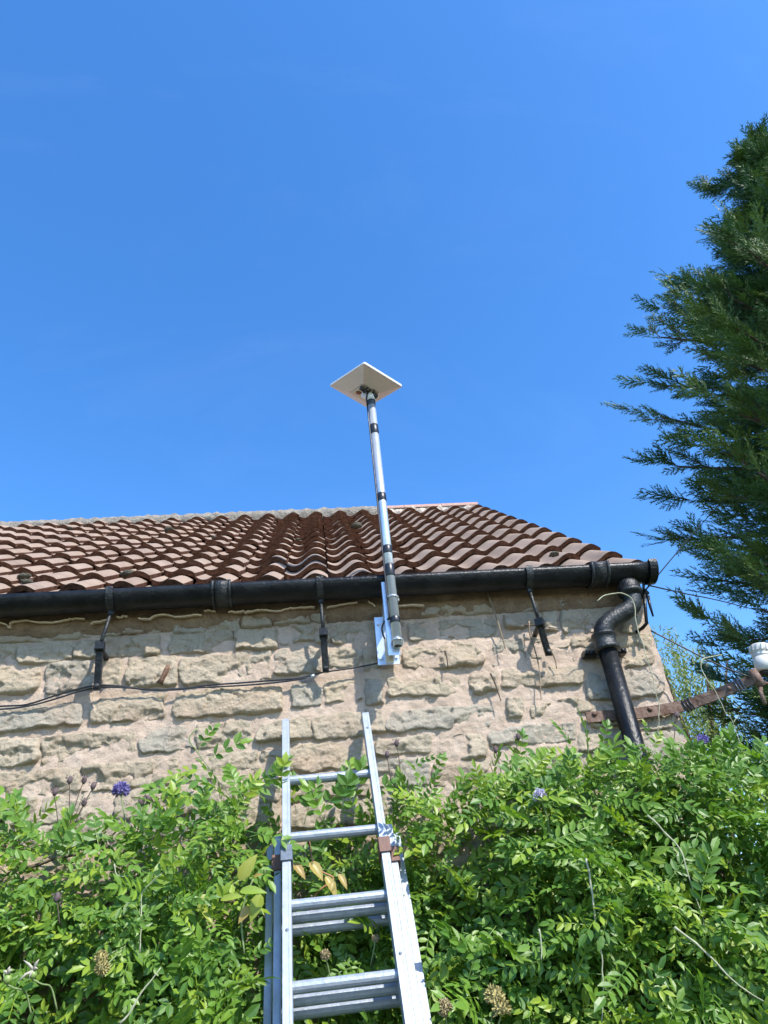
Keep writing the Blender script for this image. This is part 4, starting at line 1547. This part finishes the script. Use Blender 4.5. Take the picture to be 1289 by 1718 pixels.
# ------------------------------------------------------------------ broad yellow leaves beside the ladder
def broad_leaf(parent, u, v, y, du, dv, wid, mk, nrm=(.2, -.8, .5), nm='leaf'):
    p = at(u, v, y); q = at(u + du, v + dv, y - .02)
    x = (q - p); L_ = x.length; x.normalize()
    n_ = Vector(nrm); z = (n_ - x * n_.dot(x)).normalized(); s_ = z.cross(x)
    V, F = [], []
    N = 9
    ru = random.Random(u * 7 + v)
    for i in range(N + 1):
        t = i / N
        w = wid * math.sin(math.pi * t ** .8) ** .85 * (1 - .25 * t) * (1 + (.06 if i % 2 else -.04))
        c_ = p + x * (L_ * t) - z * (.25 * L_ * t * t)
        for e in (-1, -.5, 0, .5, 1):
            V.append(c_ + s_ * (w * e) + z * (abs(e) * w * .35))
    for i in range(N):
        for k in range(4):
            F.append((i * 5 + k, i * 5 + k + 1, (i + 1) * 5 + k + 1, (i + 1) * 5 + k))
    m = MB(); m.add(V, F, 0, True)
    o = m.build(nm, [M[mk]], parent)
    return o


ysp = empty('yellowing_sprig', at(440, 1560, 2.40), 'sprig of broad yellow green leaves just left of the ladder', 'plant')
for a in ((402, 1478, 2.28, 26, -46, .022, 'yleaf'), (402, 1496, 2.27, 44, -6, .016, 'yleaf'), (370, 1510, 2.27, 36, -12, .014, 'yleaf'), (438, 1500, 2.30, -18, 44, .02, 'yleaf'), (345, 1500, 2.29, -12, 26, .016, 'yleaf'), (425, 1472, 2.30, 14, -8, .008, 'bleaf'), (420, 1520, 2.30, -20, 26, .014, 'bleaf'), (340, 1525, 2.3, 18, 20, .012, 'yleaf')):
    broad_leaf(ysp, *a)
mb = MB(); mb.tube(smooth_path([at(u, v, 2.33) for u, v in ((425, 1475), (415, 1500), (405, 1540), (410, 1600))], 4), .003, 6)
mb.build('stem', [M['stem']], ysp)
bsp = empty('autumn_sprig', at(525, 1500, 2.55), 'sprig of curled golden brown leaves between the second and third rungs', 'plant')
for a in ((492, 1448, 2.52, 22, 22, .016, 'bleaf'), (520, 1446, 2.51, 24, 26, .02, 'bleaf'), (546, 1470, 2.50, 22, 32, .016, 'bleaf'), (568, 1466, 2.5, 16, 22, .012, 'bleaf'), (560, 1478, 2.50, -4, 16, .01, 'bleaf')):
    broad_leaf(bsp, *a)
mb = MB(); mb.tube(smooth_path([at(u, v, 2.53) for u, v in ((519, 1412), (524, 1440), (540, 1462), (560, 1475), (530, 1500), (520, 1540))], 4), .003, 6)
mb.build('stem', [mat_simple('red_stem', (.34, .16, .08), .7)], bsp)

# ------------------------------------------------------------------ flower heads, seed heads, hips
M['purple'] = mat_simple('purple_petal', (.15, .115, .34), .7, 0, 0, 90, 0, 80, .2, (.34, .29, .55))
M['lilac'] = mat_simple('faded_petal', (.46, .42, .62), .7, 0, 0, 90, 0, 80, .3, (.58, .54, .60))
M['seed'] = mat_simple('dark_seed_head', (.14, .10, .10), .9, 0, .4, 120, .6, 200)
M['straw'] = mat_simple('straw_head', (.40, .34, .13), .9, 0, .4, 120)
M['buff'] = mat_simple('buff_head', (.45, .36, .19), .95, 0, .3, 120, 1.0, 150)
M['hip'] = mat_simple('green_hip', (.22, .32, .08), .4, 0, .2, 30)
M['calyx'] = mat_simple('pale_calyx', (.46, .43, .34), .8, 0, .3, 60)


def petal_ball(c, r, n, mat_, parent, seed, name='petals', lo=-.6):
    rr = random.Random(seed)
    m = MB()
    for i in range(n):
        z = lo + (1 - lo) * (i + .5) / n
        a = i * 2.39996 + rr.uniform(-.2, .2)
        q = math.sqrt(max(0, 1 - z * z))
        d_ = Vector((q * math.cos(a), q * math.sin(a), z))
        s_ = d_.orthogonal().normalized(); s_ = Matrix.Rotation(rr.uniform(0, 6.28), 3, d_) @ s_
        t_ = d_.cross(s_)
        b_ = c + d_ * (r * .45)
        tip = c + d_ * r * rr.uniform(.85, 1.08) + s_ * r * rr.uniform(-.1, .1)
        w = r * .15
        m.add([b_, b_.lerp(tip, .6) + t_ * w, tip, b_.lerp(tip, .6) - t_ * w, b_.lerp(tip, .7) + s_ * w], [(0, 1, 2), (0, 2, 3), (0, 1, 4), (1, 2, 4)])
    m.lathe(c + Vector((0, 0, -r * .5)), (0, 0, 1), [(0, r * .2), (r * .3, r * .5), (r * .8, r * .5), (r, r * .2)], 8)
    o = m.build(name, [mat_], parent)
    o['kind'] = 'stuff'
    return o


def flower(u, v, y, r, mk, lab, stem_to, n=90, cat='flower', name='globe_flower', lo=-.6):
    c = at(u, v, y)
    e = empty(name, c, lab, cat)
    petal_ball(c, r, n, M[mk], e, int(u), lo=lo)
    P = smooth_path([c + Vector((0, 0, -r * .3))] + [at(a, b, yy) for a, b, yy in stem_to], 4)
    m = MB(); m.tube(P, .0022, 6)
    m.build('stem', [M['stem']], e)


flower(203, 1326, 2.50, .030, 'purple', 'round violet flower head against the wall above the left climber', [(206, 1350, 2.5), (214, 1400, 2.5)], 150)
flower(906, 1336, 2.34, .026, 'lilac', 'faded lilac flower head among the leaves of the right climber', [(918, 1370, 2.36), (925, 1420, 2.4)], 90)
flower(1178, 1243, 2.50, .026, 'purple', 'violet flower head at the top of the right climber under the rusty arm', [(1178, 1270, 2.52), (1176, 1320, 2.52)], 90)
flower(830, 1672, 2.22, .030, 'straw', 'spidery yellow seed head low in the right climber', [(826, 1700, 2.24), (820, 1760, 2.26)], 60)
flower(842, 1692, 2.20, .028, 'straw', 'lower of two spidery yellow seed heads low in the right climber', [(836, 1720, 2.22), (826, 1760, 2.24)], 60)
flower(170, 1606, 2.22, .020, 'straw', 'upper of two dried yellow flower heads in the left climber', [(186, 1600, 2.24), (210, 1588, 2.26)], 60, lo=-1)
flower(172, 1624, 2.21, .021, 'straw', 'lower of two dried yellow flower heads in the left climber', [(186, 1612, 2.24), (208, 1592, 2.26)], 60, lo=-1)
flower(746, 1690, 2.22, .022, 'buff', 'fluffy buff seed head low in the right climber beside the ladder rail', [(750, 1720, 2.24), (755, 1760, 2.26)], 160, lo=-1)
flower(546, 1602, 2.36, .016, 'buff', 'small buff seed head between the lowest two rungs', [(550, 1620, 2.38), (556, 1650, 2.4)], 110, lo=-1)
flower(630, 1574, 2.40, .012, 'buff', 'tiny buff seed head near the right ladder rail', [(628, 1590, 2.4), (622, 1620, 2.42)], 90, lo=-1)


def seed_head(u, v, y, stem_to, lab, grp):
    c = at(u, v, y)
    e = empty('seed_head', c, lab, 'seed head', grp)
    m = MB()
    m.lathe(c + Vector((0, 0, -.012)), (.1, 0, 1), [(0, .003), (.005, .007), (.012, .009), (.020, .007), (.026, .003)], 9)
    rr = random.Random(int(u))
    for k in range(14):
        a = rr.uniform(0, 6.28); h = rr.uniform(-.006, .014)
        d_ = Vector((math.cos(a), math.sin(a), .8)).normalized()
        b_ = c + Vector((math.cos(a) * .009, math.sin(a) * .009, h))
        t_ = d_.orthogonal() * .002
        m.add([b_ - t_, b_ + t_, b_ + d_ * .009], [(0, 1, 2)])
    m.build('head', [M['seed']], e)
    P = smooth_path([c + Vector((0, 0, -.01))] + [at(a, b, y) for a, b in stem_to], 4)
    m = MB(); m.tube(P, .0016, 5)
    m.build('stem', [M['drydark']], e)


GL, GR2 = 'dark seed heads above the left climber', 'dark seed heads above the right climber'
for u, v, st, lab in ((117, 1309, [(117, 1330), (116, 1380)], 'tallest dark seed head standing before the wall left of the violet flower'),
                      (141, 1309, [(134, 1328), (118, 1380)], 'dark seed head on a slanting stem second from the violet flower'),
                      (156, 1319, [(147, 1338), (122, 1390)], 'dark seed head on a slanting stem nearest the violet flower'),
                      (92, 1329, [(94, 1350), (100, 1400)], 'dark seed head leftmost before bare wall above the left climber'),
                      (141, 1347, [(134, 1362), (118, 1400)], 'low dark seed head just above the leaves left of the violet flower'),
                      (236, 1346, [(236, 1360), (230, 1400)], 'dark seed head right of the violet flower, the lower one'),
                      (249, 1341, [(247, 1360), (240, 1400)], 'dark seed head right of the violet flower, the upper one'),
                      (26, 1368, [(28, 1385), (34, 1420)], 'dark seed head near the left end of the climber'),
                      (3, 1374, [(6, 1392), (10, 1430)], 'dark seed head at the far left end of the climber'),
                      (95, 1506, [(97, 1520), (100, 1550)], 'dark seed head deep among the leaves of the left climber')):
    seed_head(u, v, 2.50 if v < 1400 else 2.28, st, lab, GL)
for u, v, st, lab in ((665, 1247, [(669, 1268), (672, 1300)], 'dark seed head just right of the ladder top'),
                      (649, 1266, [(652, 1282), (656, 1310)], 'small dark seed head beside the top of the right ladder rail'),
                      (869, 1236, [(867, 1255), (864, 1290)], 'dark seed head rising above the right climber left of the downpipe'),
                      (831, 1258, [(836, 1275), (842, 1300)], 'smaller dark seed head above the right climber, left of the taller one'),
                      (1135, 1200, [(1133, 1220), (1130, 1260)], 'dark seed head below the rusty arm at the wall corner')):
    seed_head(u, v, 2.55, st, lab, GR2)


def hip(u, v, r, lab, cal):
    c = at(u, v, 2.14)
    e = empty('rose_hip', c, lab, 'rose hip', 'rose hips low in the left climber')
    m = MB(); m.lathe(c + Vector((0, 0, -r)), (0, 0, 1), [(0, r * .3), (r * .3, r * .75), (r, r), (r * 1.6, r * .8), (r * 2, r * .35)], 14)
    m.build('fruit', [M['hip']], e)
    for du, dv in cal:
        a_, b_ = c + Vector((0, 0, r * .9)), at(u + du, v + dv, 2.13)
        m = MB(); m.tube([a_, a_.lerp(b_, .5) + Vector((0, -.004, .003)), b_], [.004, .0035, .0006], 5)
        m.build('sepal', [M['calyx']], e)
    m = MB(); m.tube(smooth_path([c + Vector((0, 0, -r)), at(u + 14, v + 16, 2.15), at(u + 30, v + 22, 2.18), at(u + 40, v + 60, 2.2)], 4), .0022, 6)
    m.build('stem', [M['stem']], e)


hip(13, 1643, .0105, 'round green rose hip at the far left bottom of the climber', ((4, -22), (-8, -14), (8, -16)))
hip(56, 1635, .0095, 'green rose hip with long pale dry sepals beside the dark gap', ((-26, 12), (-16, -24), (10, -26), (-8, 8), (8, -10)))

# ------------------------------------------------------------------ conifer
TX, TY = 6.45, 5.2
M['conifer'] = leaf_material('cypress_spray', [(0, (.030, .082, .028)), (.3, (.050, .115, .030)), (.55, (.095, .165, .034)), (.8, (.17, .24, .042)), (1, (.038, .095, .030))], .12, .6, (1.1, 1.2, .6))
M['bark'] = mat_simple('red_brown_bark', (.10, .065, .045), .95, 0, .4, 20, 1.0, 40)
cr = random.Random(99)
PROF = [(1.0, 3.3), (3.0, 3.5), (4.6, 3.45), (5.4, 3.2), (6.3, 2.95), (7.3, 2.85), (8.2, 2.35), (8.9, 1.7), (9.6, 1.1), (10.3, .7), (10.9, .35), (11.5, .05)]
tree = empty('conifer_tree', (TX, TY, 0), 'tall dark green cypress tree with feathery branches beside the cottage', 'tree')
mb = MB(); mb.tube([(TX, TY, 0), (TX + .05, TY, 4), (TX, TY, 8), (TX, TY, 11.4)], [.24, .17, .08, .015], 10)
mb.build('trunk', [M['bark']], tree)


def spray_variant(seed):
    """flat feathery spray along +X, ~1 long: axis, side twigs and their points, all slim triangles"""
    rr = random.Random(seed)
    V, F = [], []

    def tri(a, b, c):
        i = len(V); V.extend((a, b, c)); F.append((i, i + 1, i + 2))
    n = 9
    for k in range(n):
        t = .03 + .92 * k / (n - 1)
        sg = 1 if k % 2 else -1
        base = np.array([t, 0, .06 * t * t])
        ln = (.40 * (1 - t) ** .75 + .10) * rr.uniform(.7, 1.2)
        an = math.radians(rr.uniform(22, 38)) * sg
        d_ = np.array([math.cos(an), math.sin(an), rr.uniform(-.25, .35)])
        pn = np.array([-d_[1], d_[0], rr.uniform(-.6, .6)])
        tri(base - pn * .019, base + pn * .019, base + d_ * ln)
        m = max(1, int(ln / .085))
        for j in range(m):
            q = (j + .5) / (m + .4)
            b2 = base + d_ * (ln * q)
            for s2 in (1, -1):
                a2 = an + s2 * math.radians(rr.uniform(16, 32))
                d2 = np.array([math.cos(a2), math.sin(a2), rr.uniform(-.3, .35)])
                p2 = np.array([-d2[1], d2[0], rr.uniform(-.7, .7)])
                l2 = (.12 * (1 - q) + .075) * rr.uniform(.8, 1.3)
                tri(b2 - p2 * .018, b2 + p2 * .018, b2 + d2 * l2)
    tri(np.array([0, -.016, 0]), np.array([0, .016, 0]), np.array([1.12, 0, .09]))
    return np.array(V, np.float32), np.array(F, np.int32)


SPR = [spray_variant(k) for k in range(7)]
Vs, Fs, Ts = [], [], []
bcount = 0
limbs = MB()


def put_spray(p, d_, n_, L_, tint):
    global bcount
    v, f = SPR[cr.randrange(7)]
    m3 = np.array(frame(d_, n_)) * L_
    Vs.append(v @ m3.T + np.array([p.x - TX, p.y - TY, p.z])); Fs.append(f + bcount)
    Ts.append(np.full(len(v), tint, np.float32)); bcount += len(v)


def plume(P, R_, side0, out, n, btint, size, t0=.12):
    NS = len(P) - 1
    for k in range(n):
        t = min(t0 + (1 - t0) * ((k + cr.random() * .8) / n), .995)
        i = min(int(t * NS), NS - 1)
        p = P[i].lerp(P[i + 1], t * NS - i)
        ax_ = (P[i + 1] - P[i]).normalized()
        roll = cr.choice((0, math.pi)) + cr.gauss(0, .8)
        side = side0 * math.cos(roll) + ax_.cross(side0) * math.sin(roll)
        an = cr.uniform(.3, .85) * (1 - .6 * max(0, t - .7) / .3)
        d_ = ax_ * math.cos(an) + side * math.sin(an) + Vector((0, 0, cr.gauss(.06, .15)))
        L_ = cr.uniform(.6, 1.1) * size * (.75 + .4 * (1 - t))
        n_ = Vector((0, 0, 1)) + side0 * cr.gauss(0, .8) + out * cr.gauss(-.1, .5)
        put_spray(p, d_, n_, L_, (btint + cr.uniform(0, .35) + .12 * t) % 1.0)
    dr_ = (P[-1] - P[-2]).normalized()
    for k in range(2):
        put_spray(P[-1] - dr_ * .08, dr_ + Vector((cr.gauss(0, .2), cr.gauss(0, .2), cr.gauss(0, .2))), Vector((cr.gauss(0, .6), cr.gauss(0, .6), 1)), cr.uniform(.7, 1.0) * size, (btint + .3) % 1.0)


def branch(z0, az, R_, rise, jit=.02, dens=1.0, subs=5):
    out = Vector((math.cos(az), math.sin(az), 0))
    P = []
    NS = 9
    bend = cr.gauss(0, .10)
    side0 = out.cross(Vector((0, 0, 1)))
    for i in range(NS + 1):
        t = i / NS
        wob = Vector((cr.gauss(0, jit), cr.gauss(0, jit), cr.gauss(0, jit))) * (t * R_ * .6) if i < NS else Vector((0, 0, 0))
        P.append(Vector((TX, TY, z0)) + out * (R_ * t) + Vector((0, 0, rise * R_ * (t * .35 + .65 * t * t))) + side0 * (bend * R_ * t * (1 - t)) + wob)
    limbs.tube(P[:-1], [.030 * R_ / 2.6 * (1 - .85 * i / NS) + .004 for i in range(NS)], 5, caps=False)
    btint = cr.random() * .5
    plume(P, R_, side0, out, int((17 * R_ / 2.6 + 6) * dens), btint, .42)
    for k in range(subs):
        t = .30 + .62 * (k + cr.random()) / subs
        i = min(int(t * NS), NS - 1)
        p = P[i].lerp(P[i + 1], t * NS - i)
        ax_ = (P[i + 1] - P[i]).normalized()
        roll = cr.choice((0, math.pi)) + cr.gauss(0, .6)
        side = side0 * math.cos(roll) + ax_.cross(side0) * math.sin(roll)
        an = cr.uniform(.40, .80)
        d_ = (ax_ * math.cos(an) + side * math.sin(an) + Vector((0, 0, .12))).normalized()
        L_ = (.22 + .75 * (1 - t)) * cr.uniform(.6, 1.15) * min(1.0, R_ / 2)
        Q = [p, p + d_ * (L_ * .5) + ax_ * (L_ * .03), p + d_ * L_ * .85 + ax_ * (L_ * .2) + Vector((0, 0, .06 * L_))]
        limbs.tube(Q, [.009, .006, .003], 4, caps=False)
        plume(Q, L_, side0, out, max(4, int(L_ / .065 * dens)), (btint + cr.uniform(-.1, .15)) % 1.0, .31, .15)


tocam = math.atan2(-TY, -TX)
z = .8
while z < 11.2:
    R0 = interp(PROF, z)
    nb_ = (15 if z < 5.5 else 12) if R0 > 1 else 8
    a0 = cr.uniform(0, 6.28)
    for k in range(nb_):
        az = a0 + 2 * math.pi * k / nb_ + cr.uniform(-.3, .3)
        rise = cr.uniform(.28, .66)
        R_ = R0 * cr.uniform(.60, .93)
        front = math.cos(az - tocam)
        zb = z - rise * R_ * .75 + cr.uniform(-.15, .15)
        seen = min(to_px((TX + math.cos(az) * R_ * q, TY + math.sin(az) * R_ * q, zb + rise * R_ * q))[0] for q in (.4, 1.0)) < PW + 180
        dn_ = 1.15 if (seen and front > -.35) else (.6 if seen else .35)
        branch(zb, az, R_, rise, dens=dn_, subs=7 if dn_ > 1 else 3)
    z += .32 if z > 5 else .29
# the long plumes that make the outline towards the cottage
for u, v, rise in ((1272, 240, .7), (1158, 325, .8), (1190, 420, .5), (1112, 478, .75), (1078, 525, .72), (1048, 566, .7), (1050, 650, .55), (1022, 692, .62),
                   (1062, 784, .38), (1090, 842, .35), (1086, 914, .22), (1135, 975, .4), (1152, 1040, .75), (1170, 1120, .6), (1160, 1185, .4), (1195, 1215, .3), (1235, 1205, .35), (1260, 1180, .4), (1200, 1250, .2), (1250, 1245, .25)):
    d_ = ray(u, v)
    tt = (TX * d_.x + TY * d_.y) / (d_.x ** 2 + d_.y ** 2)
    tip = Vector(CAM) + d_ * tt
    R_ = math.hypot(tip.x - TX, tip.y - TY)
    tip -= (tip - Vector((TX, TY, tip.z))) * (.18 / max(R_, .3))
    R_ = math.hypot(tip.x - TX, tip.y - TY)
    branch(tip.z - rise * R_, math.atan2(tip.y - TY, tip.x - TX), R_, rise, .015, 1.2, 9)
limbs.build('limbs', [M['bark']], tree)
crown = np_mesh('crown', np.concatenate(Vs), np.concatenate(Fs), [M['conifer']], tree, attrs={'tint': np.concatenate(Ts)})

# ------------------------------------------------------------------ pale willow beyond the gable
WY = 13.0
M['willow'] = leaf_material('willow_leaf', [(0, (.26, .32, .09)), (.4, (.32, .36, .13)), (.7, (.22, .28, .07)), (1, (.36, .38, .17))], .4, .5, (1.1, 1.15, .6))
wc = at(1104, 1150, WY)
willow = empty('willow_tree', (wc.x + .3, WY, 0), 'pale yellow green weeping willow far behind the right corner of the cottage', 'tree')
mb = MB(); mb.tube([(wc.x + .3, WY, 0), (wc.x + .3, WY, 2.5), (wc.x + .1, WY, 5.2)], [.22, .17, .06], 8)
for k in range(9):
    a = 2 * math.pi * k / 9
    mb.tube([(wc.x + .3, WY, 2.6 + .2 * k), (wc.x + .3 + .6 * math.cos(a), WY + .6 * math.sin(a), 4.2 + .15 * k), (wc.x + .3 + 1.1 * math.cos(a), WY + 1.1 * math.sin(a), 5.0 + .2 * k)], [.07, .04, .012], 6)
mb.build('trunk', [M['bark']], willow)
wr = np.random.default_rng(5)
V, F, T = [], [], []
ztop = at(1112, 1030, WY).z
for sidx in range(420):
    a = wr.uniform(0, 2 * np.pi); rr_ = 1.0 * np.sqrt(wr.uniform(0.0, 1))
    hx = wc.x + .30 + rr_ * np.cos(a); hy = WY + rr_ * np.sin(a)
    z0 = ztop - .15 - 1.1 * (rr_ / 1.0) ** 2 - wr.uniform(0, 2.2)
    if hx < wc.x - .85: continue
    L_ = wr.uniform(.6, 1.6)
    tint = wr.uniform(0, .7)
    nl = int(L_ / .035)
    sx, sy = wr.normal(0, .12, 2)
    for j in range(nl):
        t = j / nl
        p = np.array([hx + sx * t, hy + sy * t, z0 - L_ * t + .25 * L_ * np.sin(np.pi * t) * .3])
        d = np.array([wr.normal(0, .6), wr.normal(0, .6), -.7]); d /= np.linalg.norm(d)
        s = np.cross(d, wr.normal(0, 1, 3)); s /= np.linalg.norm(s)
        l, w = wr.uniform(.06, .11), wr.uniform(.010, .018)
        b = len(V)
        V.extend((p, p + d * l * .5 + s * w, p + d * l, p + d * l * .5 - s * w)); F.append((b, b + 1, b + 2, b + 3)); T.extend([tint + wr.uniform(0, .25)] * 4)
V = np.array(V); V[:, 0] -= wc.x + .3; V[:, 1] -= WY
np_mesh('crown', V, np.array(F), [M['willow']], willow, attrs={'tint': np.array(T) % 1.0})
